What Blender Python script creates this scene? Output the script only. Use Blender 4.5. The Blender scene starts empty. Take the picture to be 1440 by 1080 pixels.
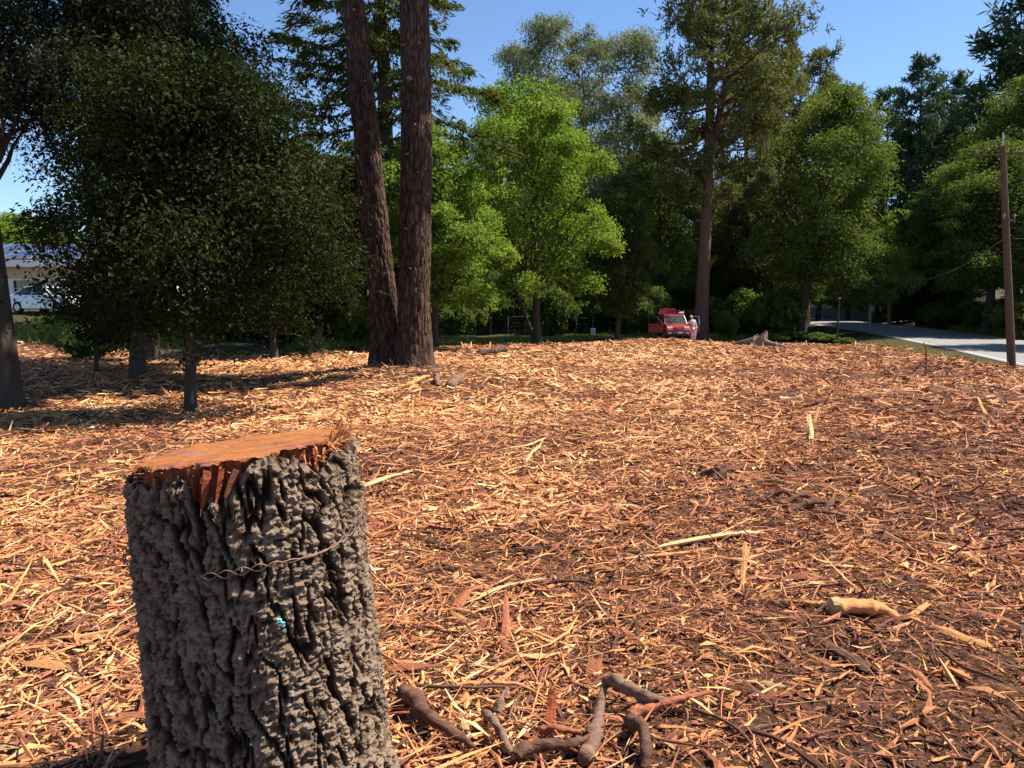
import bpy, math, random
import numpy as np
from mathutils import Vector, Matrix

# ------------------------------------------------------------------ camera, sky, sun
sc = bpy.context.scene
COL = sc.collection
CAMZ, PITCH, F = 1.6, math.radians(6.86), 1080.0
cam_d = bpy.data.cameras.new('camera'); cam = bpy.data.objects.new('camera', cam_d); COL.objects.link(cam)
cam_d.sensor_width = 36.0; cam_d.lens = 27.0; cam_d.clip_start = 0.05; cam_d.clip_end = 3000
cam.location = (0, 0, CAMZ); cam.rotation_euler = (math.pi/2 - PITCH, 0, 0)
sc.camera = cam
SUN_AZ, SUN_EL = math.radians(75), math.radians(54)      # azimuth clockwise from +Y (view direction)
w = bpy.data.worlds.new('World'); sc.world = w; w.use_nodes = True
nt = w.node_tree; nt.nodes.clear()
sky = nt.nodes.new('ShaderNodeTexSky'); sky.sky_type = 'NISHITA'; sky.sun_disc = False
sky.sun_elevation = SUN_EL; sky.sun_rotation = SUN_AZ; sky.air_density = 1.0; sky.dust_density = 0.0; sky.ozone_density = 6.0; sky.altitude = 900
bg = nt.nodes.new('ShaderNodeBackground'); bg.inputs[1].default_value = 0.085
wo = nt.nodes.new('ShaderNodeOutputWorld')
nt.links.new(sky.outputs[0], bg.inputs[0]); nt.links.new(bg.outputs[0], wo.inputs[0])
sl = bpy.data.lights.new('sun', 'SUN'); sl.energy = 5.0; sl.angle = math.radians(0.53); sl.color = (1.0, 0.93, 0.82)
so = bpy.data.objects.new('sun', sl); COL.objects.link(so)
sdir = Vector((math.sin(SUN_AZ)*math.cos(SUN_EL), math.cos(SUN_AZ)*math.cos(SUN_EL), math.sin(SUN_EL)))
so.rotation_euler = sdir.to_track_quat('Z', 'Y').to_euler(); so.location = (30, 10, 60)
sc.view_settings.view_transform = 'Standard'; sc.view_settings.look = 'None'
sc.view_settings.gamma = 1.0; sc.view_settings.use_curve_mapping = False
sc.view_settings.exposure = 1.12
sc.cycles.max_bounces = 6; sc.cycles.transparent_max_bounces = 6

# ------------------------------------------------------------------ helpers
def rs(s): return np.random.RandomState(s)
def nrm(v): return v/np.maximum(np.linalg.norm(v, axis=-1, keepdims=True), 1e-9)
def S(x, a, b):
    t = np.clip((np.asarray(x, float)-a)/(b-a), 0, 1); return t*t*(3-2*t)

def _hash(ix, iy, iz):
    h = (ix.astype(np.int64)*374761393 + iy.astype(np.int64)*668265263 + iz.astype(np.int64)*1274126177) & 0xffffffff
    h = ((h ^ (h >> 13))*1103515245 + 12345) & 0xffffffff
    h = ((h ^ (h >> 16))*2246822519) & 0xffffffff
    return (h ^ (h >> 15)) & 0xffffff
def vnoise(p):
    i = np.floor(p).astype(np.int64); f = p-i; f = f*f*(3-2*f); r = 0
    for dx in (0, 1):
        wx = f[:, 0] if dx else 1-f[:, 0]
        for dy in (0, 1):
            wy = f[:, 1] if dy else 1-f[:, 1]
            for dz in (0, 1):
                wz = f[:, 2] if dz else 1-f[:, 2]
                r = r + wx*wy*wz*(_hash(i[:, 0]+dx, i[:, 1]+dy, i[:, 2]+dz)/float(0xffffff))
    return r*2-1
def fbm(p, o=4):
    a, r = 1.0, 0
    for k in range(o):
        r = r + a*vnoise(p + 17.3*k); p = p*2.03; a *= 0.5
    return r
def voronoi(p):
    i = np.floor(p).astype(np.int64); f1 = np.full(len(p), 9.0); f2 = f1.copy(); idv = np.zeros(len(p))
    for dx in (-1, 0, 1):
        for dy in (-1, 0, 1):
            for dz in (-1, 0, 1):
                a, b, c = i[:, 0]+dx, i[:, 1]+dy, i[:, 2]+dz
                h = _hash(a, b, c); jx = (h & 255)/255.; jy = ((h >> 8) & 255)/255.; jz = ((h >> 16) & 255)/255.
                d = np.sqrt((a+jx-p[:, 0])**2 + (b+jy-p[:, 1])**2 + (c+jz-p[:, 2])**2)
                m = d < f1
                f2 = np.where(m, f1, np.minimum(f2, d)); idv = np.where(m, jx, idv); f1 = np.where(m, d, f1)
    return f1, f2, idv

def mesh(name, V, groups, attrs=None, smooth=False):
    V = np.asarray(V, np.float32).reshape(-1, 3)
    if not isinstance(groups, list): groups = [groups]
    groups = [np.asarray(g, np.int32) for g in groups if len(g)]
    loops = np.concatenate([g.ravel() for g in groups]); cnt = np.concatenate([np.full(len(g), g.shape[1], np.int32) for g in groups])
    st = np.concatenate([[0], np.cumsum(cnt)[:-1]]).astype(np.int32)
    me = bpy.data.meshes.new(name)
    me.vertices.add(len(V)); me.vertices.foreach_set('co', V.ravel())
    me.loops.add(len(loops)); me.loops.foreach_set('vertex_index', loops)
    me.polygons.add(len(cnt)); me.polygons.foreach_set('loop_start', st)
    me.polygons.foreach_set('use_smooth', np.full(len(cnt), smooth))
    for k, v in (attrs or {}).items():
        a = me.attributes.new(k, 'FLOAT', 'POINT'); a.data.foreach_set('value', np.asarray(v, np.float32))
    me.update(calc_edges=True); me.validate(); return me
def link(name, me, m=None, parent=None, loc=None, rot=None, kind=None):
    o = bpy.data.objects.new(name, me); COL.objects.link(o)
    if m is not None and me is not None and len(me.materials) == 0: me.materials.append(m)
    if parent is not None: o.parent = parent
    if loc is not None: o.location = loc
    if rot is not None: o.rotation_euler = rot
    if kind: o['kind'] = kind
    return o
def tag(o, label, cat, group=None):
    o['label'] = label; o['category'] = cat
    if group: o['group'] = group
    return o
def thing(name, label, cat, loc, rotz=0, group=None):
    o = bpy.data.objects.new(name, None); COL.objects.link(o); o.empty_display_size = .2
    o.location = loc; o.rotation_euler = (0, 0, rotz); return tag(o, label, cat, group)
def dup(root, loc, rotz, scale, label=None, group=None, leaf=None):
    r = root.copy(); COL.objects.link(r); r.location = loc; r.rotation_euler = (0, 0, rotz); r.scale = scale
    if label: r['label'] = label
    if group: r['group'] = group
    for ch in root.children:
        c = ch.copy(); COL.objects.link(c); c.parent = r
        if leaf and ch.name.startswith('crown'): c.material_slots[0].link = 'OBJECT'; c.material_slots[0].material = M[leaf]
        for g in ch.children:
            d = g.copy(); COL.objects.link(d); d.parent = c
    return r

class MB:                                     # collects shapes of ONE part
    def __init__(s): s.V = []; s.G = {}; s.n = 0
    def add(s, V, F):
        V = np.asarray(V, float).reshape(-1, 3)
        for f in F: s.G.setdefault(len(f), []).append([i+s.n for i in f])
        s.V.append(V); s.n += len(V); return s
    def box(s, c, d, M=None, taper=1.0):
        x, y, z = np.array(d)/2.
        V = np.array([[sx*x*(taper if sz > 0 else 1), sy*y*(taper if sz > 0 else 1), sz*z] for sz in (-1, 1) for sy in (-1, 1) for sx in (-1, 1)])
        if M is not None: V = V @ np.array(M).T
        return s.add(V+np.array(c), [(0, 2, 3, 1), (4, 5, 7, 6), (0, 1, 5, 4), (2, 6, 7, 3), (0, 4, 6, 2), (1, 3, 7, 5)])
    def tube(s, P, R, n=8, cap=True):
        V, F = tube(P, R, n); F = [tuple(f) for f in F]
        m = len(P)
        if cap: F += [tuple(range(n-1, -1, -1)), tuple(range((m-1)*n, m*n))]
        return s.add(V, F)
    def prism(s, prof, x0, x1, top=None):     # profile in (y,z), extruded along x; top = inward shift per metre above z0
        p = np.array(prof, float); n = len(p)
        sh = np.zeros(n) if top is None else np.maximum(p[:, 1]-top[0], 0)*top[1]
        A = np.c_[x0+sh, p]; B = np.c_[x1-sh, p]
        F = [tuple(range(n)), tuple(range(2*n-1, n-1, -1))] + [((i+1) % n, i, n+i, n+(i+1) % n) for i in range(n)]
        return s.add(np.r_[A, B], F)
    def quad(s, a, b, c, d): return s.add([a, b, c, d], [(0, 1, 2, 3)])
    def build(s, name, m, parent=None, smooth=False, bevel=0, **k):
        me = mesh(name, np.concatenate(s.V), [np.array(g) for g in s.G.values()], smooth=smooth)
        o = link(name, me, m, parent, **k)
        if bevel:
            b = o.modifiers.new('b', 'BEVEL'); b.width = bevel; b.segments = 2; b.limit_method = 'ANGLE'
        return o
def tube(P, R, n=8):
    P = np.asarray(P, float); R = np.broadcast_to(np.asarray(R, float), (len(P),))
    T = nrm(np.gradient(P, axis=0)); ref = np.array([1., 0, 0]) if abs(T[:, 2]).mean() > .7 else np.array([0, 0, 1.])
    A = nrm(np.cross(T, ref)); B = np.cross(T, A)
    th = np.arange(n)*2*np.pi/n
    V = P[:, None] + R[:, None, None]*(np.cos(th)[None, :, None]*A[:, None] + np.sin(th)[None, :, None]*B[:, None])
    m = len(P); i = np.arange(m-1)[:, None]*n; j = np.arange(n)[None]; k = (j+1) % n
    Fq = np.stack([i+j, i+k, i+n+k, i+n+j], -1).reshape(-1, 4)
    return V.reshape(-1, 3), Fq
def joinVF(parts):
    V, Fs, n = [], [], 0
    for v, f in parts: V.append(v); Fs.append(f+n); n += len(v)
    return np.concatenate(V), np.concatenate(Fs)

# ------------------------------------------------------------------ materials
def mat(name, base=(.5, .5, .5), rough=.8, metal=0, spec=.3):
    m = bpy.data.materials.new(name); m.use_nodes = True
    b = m.node_tree.nodes['Principled BSDF']; b.inputs['Base Color'].default_value = (*base, 1)
    b.inputs['Roughness'].default_value = rough; b.inputs['Metallic'].default_value = metal
    b.inputs['Specular IOR Level'].default_value = spec; return m
class NB:
    def __init__(s, m): s.t = m.node_tree; s.b = s.t.nodes['Principled BSDF']
    def n(s, typ, **k):
        x = s.t.nodes.new('ShaderNode'+typ)
        for a, v in k.items(): setattr(x, a, v)
        return x
    def l(s, a, b): s.t.links.new(a, b)
    def noise(s, scale, detail=4, vec=None, rough=.6):
        x = s.n('TexNoise'); x.inputs['Scale'].default_value = scale; x.inputs['Detail'].default_value = detail; x.inputs['Roughness'].default_value = rough
        if vec: s.l(vec, x.inputs['Vector'])
        return x.outputs['Fac']
    def coord(s, scale=(1, 1, 1), kind='Object'):
        c = s.n('TexCoord'); mp = s.n('Mapping'); mp.inputs['Scale'].default_value = scale; s.l(c.outputs[kind], mp.inputs['Vector']); return mp.outputs[0]
    def ramp(s, fac, stops):
        r = s.n('ValToRGB'); e = r.color_ramp.elements
        while len(e) < len(stops): e.new(.5)
        for k, (p, c) in enumerate(stops): e[k].position = p; e[k].color = (*c, 1)
        s.l(fac, r.inputs[0]); return r.outputs[0]
    def mix(s, fac, a, b, mode='MIX'):
        x = s.n('Mix', data_type='RGBA', blend_type=mode)
        for i, v in ((0, fac), (6, a), (7, b)):
            if isinstance(v, (int, float)): x.inputs[i].default_value = v
            elif isinstance(v, tuple): x.inputs[i].default_value = (*v, 1)
            else: s.l(v, x.inputs[i])
        return x.outputs[2]
    def attr(s, name): a = s.n('Attribute', attribute_name=name); return a.outputs['Fac']
    def bump(s, h, dist, strength=1):
        x = s.n('Bump'); x.inputs['Distance'].default_value = dist; x.inputs['Strength'].default_value = strength
        s.l(h, x.inputs['Height']); s.l(x.outputs[0], s.b.inputs['Normal'])
    def color(s, c): s.l(c, s.b.inputs['Base Color'])

def leaf_mat(name, a, b, c, trans=.35, rough=.6):
    m = mat(name, a, rough, spec=.06); q = NB(m)
    col = q.ramp(q.attr('rnd'), [(0, a), (.55, b), (1, c)]); q.color(col)
    tr = q.n('BsdfTranslucent'); q.l(q.mix(1.0, col, (1.25, 1.2, .6), 'MULTIPLY'), tr.inputs[0])
    mx = q.n('MixShader'); mx.inputs[0].default_value = trans
    out = q.t.nodes['Material Output']
    q.l(q.b.outputs[0], mx.inputs[1]); q.l(tr.outputs[0], mx.inputs[2]); q.l(mx.outputs[0], out.inputs[0]); return m
def bark_mat(name, a, b, scale=14, zs=.22, dist=.03):
    m = mat(name, a, .95, spec=.1); q = NB(m); v = q.coord((1, 1, zs))
    n1 = q.noise(scale, 5, v); n2 = q.noise(scale*4, 4, q.coord((1, 1, .6)))
    q.color(q.mix(n2, q.ramp(n1, [(.3, a), (.7, b)]), tuple(np.array(b)*.75), 'MIX'))
    vo = q.n('TexVoronoi', feature='DISTANCE_TO_EDGE'); vo.inputs['Scale'].default_value = scale*.9; q.l(v, vo.inputs['Vector'])
    add = q.n('Math', operation='ADD'); q.l(vo.outputs['Distance'], add.inputs[0]); q.l(n1, add.inputs[1]); q.bump(add.outputs[0], dist); return m

M = {}
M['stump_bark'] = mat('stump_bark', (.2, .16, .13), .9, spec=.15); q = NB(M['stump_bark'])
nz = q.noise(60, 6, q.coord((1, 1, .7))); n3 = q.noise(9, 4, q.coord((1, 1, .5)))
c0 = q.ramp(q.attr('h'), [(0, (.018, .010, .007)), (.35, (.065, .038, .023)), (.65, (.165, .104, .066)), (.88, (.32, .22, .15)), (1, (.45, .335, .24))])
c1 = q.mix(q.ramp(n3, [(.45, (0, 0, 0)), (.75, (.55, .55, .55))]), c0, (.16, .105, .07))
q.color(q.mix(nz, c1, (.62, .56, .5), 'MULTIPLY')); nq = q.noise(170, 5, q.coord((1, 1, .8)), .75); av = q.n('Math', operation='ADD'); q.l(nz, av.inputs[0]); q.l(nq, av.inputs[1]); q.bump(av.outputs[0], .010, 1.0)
M['fir_bark'] = mat('fir_bark', (.16, .09, .06), .95, spec=.1); q = NB(M['fir_bark'])
nz = q.noise(26, 6, q.coord((1, 1, .35)))
c0 = q.ramp(q.attr('h'), [(0, (.03, .019, .014)), (.5, (.095, .058, .043)), (1, (.2, .13, .1))])
q.color(q.mix(nz, c0, (.5, .45, .42), 'MULTIPLY')); q.bump(nz, .02, .8)
M['bark_dark'] = bark_mat('bark_dark', (.045, .033, .025), (.10, .08, .062), 12)
M['bark_red'] = bark_mat('bark_red', (.07, .04, .03), (.19, .115, .085), 7, .15, .1)
M['bark_grey'] = bark_mat('bark_grey', (.14, .11, .09), (.28, .24, .2), 10)
M['pole'] = bark_mat('pole', (.085, .05, .034), (.2, .125, .085), 16, .05, .02)
M['pole_grey'] = bark_mat('pole_grey', (.2, .17, .14), (.33, .29, .25), 16, .05, .008)
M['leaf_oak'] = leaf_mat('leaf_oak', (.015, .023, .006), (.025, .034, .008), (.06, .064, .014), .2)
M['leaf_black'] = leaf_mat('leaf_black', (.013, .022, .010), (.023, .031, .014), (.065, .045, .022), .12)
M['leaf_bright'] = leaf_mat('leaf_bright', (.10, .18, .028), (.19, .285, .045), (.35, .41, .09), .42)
M['leaf_mid'] = leaf_mat('leaf_mid', (.058, .098, .025), (.12, .17, .04), (.25, .285, .078), .4)
M['leaf_silver'] = leaf_mat('leaf_silver', (.10, .125, .07), (.19, .215, .12), (.32, .33, .2), .35)
M['leaf_redwood'] = leaf_mat('leaf_redwood', (.035, .06, .016), (.07, .095, .024), (.13, .13, .035), .25)
M['leaf_pine'] = leaf_mat('leaf_pine', (.08, .092, .034), (.135, .145, .053), (.22, .2, .08), .3)
M['leaf_fir'] = leaf_mat('leaf_fir', (.04, .068, .034), (.066, .1, .048), (.115, .145, .066), .24)
M['grass'] = leaf_mat('grass_blade', (.10, .15, .03), (.17, .22, .05), (.33, .31, .12), .35, .6)
M['dry_grass'] = leaf_mat('dry_grass_blade', (.22, .19, .08), (.32, .26, .12), (.4, .33, .17), .3, .7)
M['chip'] = mat('wood_chip', (.5, .3, .15), .75, spec=.2); q = NB(M['chip'])
g = q.noise(55, 3, q.coord())
c = q.ramp(q.attr('rnd'), [(0, (.05, .027, .019)), (.16, (.16, .062, .04)), (.36, (.36, .13, .066)), (.56, (.57, .235, .09)), (.78, (.73, .36, .135)), (1, (.8, .53, .26))])
q.color(q.mix(q.ramp(g, [(.3, (.6, .6, .6)), (.65, (0, 0, 0))]), c, (.6, .5, .45), 'MULTIPLY'))
M['wood_cut'] = mat('cut_wood', (.6, .3, .12), .9, spec=.05); q = NB(M['wood_cut'])
tc = q.coord(); wv = q.n('TexWave', wave_type='RINGS', rings_direction='Z'); wv.inputs['Scale'].default_value = 26; wv.inputs['Distortion'].default_value = 9; wv.inputs['Detail'].default_value = 3
wv.inputs['Detail Scale'].default_value = 2; q.l(tc, wv.inputs['Vector'])
cw = q.mix(q.noise(16, 6, q.coord((.35, 1.6, 1)), .7), (.66, .29, .085), (.36, .10, .035)); cw = q.mix(.22, cw, q.mix(wv.outputs['Fac'], (.62, .27, .09), (.4, .13, .045)))
pt = q.noise(5.5, 5, q.coord((1, 2.2, 1))); cw = q.mix(q.ramp(pt, [(.5, (0, 0, 0)), (.62, (.85, .85, .85))]), cw, (.36, .13, .1))
p2 = q.noise(9, 5, q.coord((.7, 2.0, 1))); cw = q.mix(q.ramp(p2, [(.57, (0, 0, 0)), (.68, (.8, .8, .8))]), cw, (.36, .26, .3))
q.color(cw); q.bump(q.noise(60, 6, q.coord((.25, 1, 1)), .75), .02)
def wood(name, a, b, sc_=40):
    m = mat(name, a, .85, spec=.06); q = NB(m); n = q.noise(sc_, 5, q.coord((.3, 1, 1)), .7); q.color(q.ramp(n, [(.3, a), (.7, b)])); q.bump(n, .02); return m
M['w_pale'] = wood('pale_wood', (.5, .3, .135), (.7, .48, .25))
M['w_orange'] = wood('orange_wood', (.5, .2, .075), (.68, .34, .14))
M['w_red'] = wood('red_wood', (.26, .085, .045), (.42, .16, .085))
M['w_dark'] = wood('dark_bark_wood', (.06, .032, .022), (.19, .10, .068), 30)
M['w_grey'] = wood('grey_twig', (.10, .06, .042), (.27, .165, .115), 30)
M['heart'] = wood('heartwood', (.17, .042, .022), (.4, .11, .045))

# ------------------------------------------------------------------ terrain
ROAD = np.array([(14, -30), (20.5, 5), (26.0, 32), (29.2, 46), (32.6, 66), (33.5, 90), (29, 120), (15, 150), (-20, 175)], float)
def smooth_line(P, n=8):
    P = np.asarray(P, float); Q = []
    for i in range(len(P)-1):
        p0, p1, p2, p3 = P[max(i-1, 0)], P[i], P[i+1], P[min(i+2, len(P)-1)]
        for t in np.linspace(0, 1, n, endpoint=False):
            Q.append(.5*((2*p1)+(-p0+p2)*t+(2*p0-5*p1+4*p2-p3)*t*t+(-p0+3*p1-3*p2+p3)*t**3))
    Q.append(P[-1]); return np.array(Q)
ROADL = smooth_line(ROAD, 8)
def road_dist(x, y):
    best = np.full(x.shape, 1e9); side = np.zeros(x.shape)
    for a, b in zip(ROADL[:-1], ROADL[1:]):
        d = b-a; t = np.clip(((x-a[0])*d[0]+(y-a[1])*d[1])/(d@d), 0, 1)
        ex, ey = x-a[0]-t*d[0], y-a[1]-t*d[1]; r = np.hypot(ex, ey)
        m = r < best; best = np.where(m, r, best); side = np.where(m, np.sign(d[0]*ey-d[1]*ex), side)
    return best, side
RZ = -1.62
TWIN = (-3.35, 21.6); STUMP = (-.80, 2.14)
def Z(x, y, micro=True):
    x = np.asarray(x, float); y = np.asarray(y, float)
    z = -.033*np.clip(y, -40, 60)
    z = z + 2.0*S(y, 26, 46)*S(-x, 6, 22) - .3*S(x, 9, 20)*S(y, 8, 30)
    z = z + .3*np.exp(-((x-TWIN[0])**2+(y-TWIN[1]+.3)**2)/2.2**2) + .22*np.exp(-((x-STUMP[0]+.3)**2+(y-STUMP[1]-.1)**2)/.85**2)
    z = z - .22*np.exp(-((x+8)**2/20+(y-14)**2/12))
    p = np.stack([x.ravel(), y.ravel(), np.zeros(x.size)], 1)
    amp = S(np.hypot(x, y), 1, 12)
    z = z + (.13*fbm(p/5.0, 2)).reshape(x.shape)*amp
    if micro:
        z = z + (.035*fbm(p/.7+5, 2) + .014*vnoise(p/.11+9)).reshape(x.shape)
    rd, side = road_dist(x, y)
    k = 1-S(rd, 4.3, 8.0); z = z*(1-k) + (RZ-.03)*k
    z = z + 2.2*S(rd, 5, 18)*(side < 0)*S(y, 20, 45)
    z = z + 7*S(y, 120, 260)
    return z
def z1(x, y): return float(Z(np.array([x]), np.array([y]))[0])
def ray(px, py):
    u, v = (px-720)/F, (540-py)/F
    return np.array([u, math.cos(PITCH)+v*math.sin(PITCH), -math.sin(PITCH)+v*math.cos(PITCH)])
def at(px, py, d):                            # point of a pixel's ray at depth y = d
    r = ray(px, py); return np.array([0, 0, CAMZ]) + r*(d/r[1])
def gd(px, d):                                # ground point in a pixel column at depth d
    x = (px-720)/F*d
    for _ in range(3):
        z = z1(x, d); v = ((z-CAMZ)*math.cos(PITCH)+d*math.sin(PITCH))/(d*math.cos(PITCH)-(z-CAMZ)*math.sin(PITCH))
        x = (px-720)/F*d*1/(1/(math.cos(PITCH)+v*math.sin(PITCH)))*1.0
        x = (px-720)/F*d/(math.cos(PITCH)+v*math.sin(PITCH))
    return np.array([x, d, z1(x, d)])
def gp(px, py):                               # where a pixel's ray meets the ground
    r = ray(px, py); t = np.linspace(1.2, 90, 6000); P = np.array([0, 0, CAMZ])+t[:, None]*r
    h = P[:, 2]-Zm(P[:, 0], P[:, 1]); i = np.argmax(h < 0) if (h < 0).any() else len(t)-1
    return P[i]
def mulch(x, y):
    yb = np.interp(x, [-60, -8, 2, 8, 16, 22], [31, 33, 46, 53, 56, 52])
    n = fbm(np.stack([x.ravel()/3, y.ravel()/3, 0*x.ravel()+3], 1), 3).reshape(x.shape)
    rd, side = road_dist(x, y)
    return (1-S(y-yb+n*1.2, -.8, .8))*S(rd+n*.8, 5.2, 6.8)*(side > 0)
def axis(lo, hi, n, c, k):
    a, b = math.asinh((lo-c)/k), math.asinh((hi-c)/k); return c+k*np.sinh(np.linspace(a, b, n))
gx = axis(-420, 420, 290, .6, 1.6); gy = axis(-60, 620, 260, 3.6, 1.5)
X, Y = np.meshgrid(gx, gy); ZZ = Z(X, Y)
def Zm(x, y):                                 # height of the ground sheet itself, between its vertices
    x = np.asarray(x, float); y = np.asarray(y, float)
    a = np.clip(np.searchsorted(gx, x)-1, 0, len(gx)-2); b = np.clip(np.searchsorted(gy, y)-1, 0, len(gy)-2)
    u = np.clip((x-gx[a])/(gx[a+1]-gx[a]), 0, 1); v = np.clip((y-gy[b])/(gy[b+1]-gy[b]), 0, 1)
    return (ZZ[b, a]*(1-u)+ZZ[b, a+1]*u)*(1-v)+(ZZ[b+1, a]*(1-u)+ZZ[b+1, a+1]*u)*v
def z1(x, y): return float(Zm(x, y))
nx, ny = len(gx), len(gy); i = (np.arange(ny-1)[:, None]*nx+np.arange(nx-1)[None]).ravel()
gm = mesh('ground', np.stack([X, Y, ZZ], -1), np.stack([i, i+1, i+nx+1, i+nx], 1), {'mulch': mulch(X, Y).ravel()}, smooth=True)
M['ground'] = mat('ground_soil', (.1, .05, .03), .95, spec=.1); q = NB(M['ground'])
v = q.coord()
n1 = q.noise(38, 6, v, .7); n2 = q.noise(1.1, 4, v); n4 = q.noise(9, 5, v)
soil = q.ramp(n1, [(.3, (.05, .025, .016)), (.5, (.14, .064, .036)), (.62, (.34, .155, .07)), (.74, (.6, .32, .14))])
soil = q.mix(q.ramp(n2, [(.42, (.0, .0, .0)), (.62, (.6, .6, .6))]), soil, q.ramp(n4, [(.35, (.06, .034, .024)), (.7, (.15, .08, .05))]))
floor = q.ramp(n4, [(.3, (.04, .032, .02)), (.55, (.07, .065, .028)), (.75, (.11, .11, .04))])
q.color(q.mix(q.attr('mulch'), floor, soil)); q.bump(n1, .06, 1.0)
ground = link('ground', gm, M['ground'], kind='structure')

# road
M['asphalt'] = mat('asphalt', (.2, .19, .18), .9, spec=.2); q = NB(M['asphalt'])
q.color(q.mix(q.noise(3, 5, q.coord()), (.18, .172, .165), (.26, .25, .24))); q.bump(q.noise(90, 3, q.coord()), .004)
def strip(L, offs, z):
    T = nrm(np.gradient(L, axis=0)); N = np.stack([-T[:, 1], T[:, 0]], 1)
    V = np.concatenate([np.c_[L+N*o, np.full(len(L), z)] for o in offs]); n = len(L); Fq = []
    for k in range(len(offs)-1):
        a = np.arange(n-1)+k*n; Fq.append(np.stack([a, a+n, a+n+1, a+1], 1))
    return V, np.concatenate(Fq)
Vr, Fr = strip(ROADL, (3.9, 0, -3.9), RZ)
road = link('road', mesh('road', Vr, Fr), M['asphalt'], kind='structure')
M['line'] = mat('road_paint', (.62, .61, .58), .8); q = NB(M['line']); q.color(q.mix(q.ramp(q.noise(12, 5, q.coord()), [(.45, (0, 0, 0)), (.6, (1, 1, 1))]), (.6, .59, .56), (.34, .33, .32)))
for o in (3.5, -3.5):
    Vl, Fl = strip(ROADL, (o+.06, o-.06), RZ+.004); link('edge_line', mesh('edge_line', Vl, Fl), M['line'], road)

# ------------------------------------------------------------------ wood chips (stuff)
def chips(rng, n, r0, r1, size, rings, ang=52, cross=3, lift=.012):
    u = rng.rand(n); r = np.sqrt(r0*r0+(r1*r1-r0*r0)*u); a = np.radians(rng.uniform(-ang, ang, n))
    x, y = r*np.sin(a), r*np.cos(a)
    keep = (mulch(x, y) > rng.rand(n)*.8+.1) & (np.hypot(x-STUMP[0], y-STUMP[1]) > .40)
    cl = fbm(np.stack([x/1.6, y/1.6, 0*x], 1), 3); keep &= rng.rand(n) < np.clip(.9+cl*.45-(.36 if size[0] > .05 else .0)*S(x-.18*y, -.6, 1.6)*(1-S(y, 3.4, 6.5)), .16, 1)
    x, y, r, cl = x[keep], y[keep], r[keep], cl[keep]; n = len(x)
    z = Zm(x, y)
    ln = rng.lognormal(0, .65, n); L = size[0]*np.clip(ln, .3, 3.6 if size[0] < .1 else 2.1); W = size[1]*np.clip(rng.lognormal(0, .45, n), .35, 2.6); T = W*rng.uniform(.25, .6, n)
    az = rng.vonmises(np.radians(22), .7, n)*1.0; flip = rng.rand(n) < .4; az = np.where(flip, rng.uniform(0, np.pi, n), az)
    pt = rng.normal(0, .16, n); pt = np.where(rng.rand(n) < .05, rng.uniform(-.9, .9, n), pt)
    A = np.stack([np.cos(az)*np.cos(pt), np.sin(az)*np.cos(pt), np.sin(pt)], 1)
    ro = rng.normal(0, .5, n); Bh = np.stack([-np.sin(az), np.cos(az), 0*az], 1); Cc = np.cross(A, Bh)
    B = Bh*np.cos(ro)[:, None]+Cc*np.sin(ro)[:, None]; C = nrm(np.cross(A, B))
    bend = rng.normal(0, .09, n); bend2 = rng.normal(0, .1, n)
    t = np.linspace(-.5, .5, rings); wt = (np.where(np.abs(t) > .49, .25, 1.0)[None] if rings > 2 else np.where(t < 0, .9, .5)[None])*rng.uniform(.6, 1.25, (n, rings))
    P0 = np.stack([x, y, z+lift*rng.uniform(.2, 1.8, n)+np.abs(np.sin(pt))*L*.38], 1)
    cen = P0[:, None]+A[:, None]*(t[None, :, None]*L[:, None, None])+B[:, None]*((t**2)[None, :, None]*(bend*L*4)[:, None, None])+C[:, None]*((t**2-.08)[None, :, None]*(bend2*L*3)[:, None, None])
    if cross == 3: cs = [(-.5, 0), (.15, 1.0), (.5, -.1)]
    else: cs = [(-.5, 0), (.5, .25)]
    V = np.stack([cen+B[:, None]*(a_*W[:, None]*wt)[..., None]+C[:, None]*(b_*T[:, None]*wt)[..., None] for a_, b_ in cs], 2)
    k = len(cs); base = (np.arange(n)*rings*k)[:, None, None]; ii = np.arange(rings-1)[None, :, None]*k
    j = np.arange(k if cross == 3 else 1)[None, None]; j2 = (j+1) % k
    Fq = np.stack(np.broadcast_arrays(base+ii+j, base+ii+j2, base+ii+k+j2, base+ii+k+j), -1).reshape(-1, 4)
    gold = S(-(x-.3*y), -2.0, 2.5)*.15 + .12*S(y, 5, 15)-.07*S(x-.25*y, -.5, 3)
    c = np.clip(rng.beta(1.35, 1.7, n)*.86+gold+.015+cl*.15, 0, 1)
    c = np.where(rng.rand(n) < .10, rng.rand(n)*.15, c)
    return V.reshape(-1, 3), Fq, np.repeat(c, rings*k)
rng = rs(3)
sets = [chips(rng, 40000, 1.7, 7.5, (.078, .0125), 3), chips(rng, 27000, 1.7, 5.5, (.028, .0045), 2, lift=.012), chips(rng, 58000, 5.5, 14.5, (.115, .0185), 2, cross=3),
        chips(rng, 80000, 12, 30, (.16, .028), 2, ang=42, cross=2, lift=.03), chips(rng, 80000, 26, 60, (.21, .045), 2, ang=40, cross=2, lift=.045)]
sets += [chips(rng, 6500, 1.9, 11, (.2, .0075), 4, lift=.025)]
Vs, Fs, Cs, n0 = [], [], [], 0
for a, b, c in sets: Vs.append(a); Fs.append(b+n0); Cs.append(c); n0 += len(a)
cm = link('wood_chips', mesh('wood_chips', np.concatenate(Vs), np.concatenate(Fs), {'rnd': np.concatenate(Cs)}), M['chip'], kind='stuff')
tag(cm, 'shredded orange brown wood chips spread over the whole clearing', 'wood chips')

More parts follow.
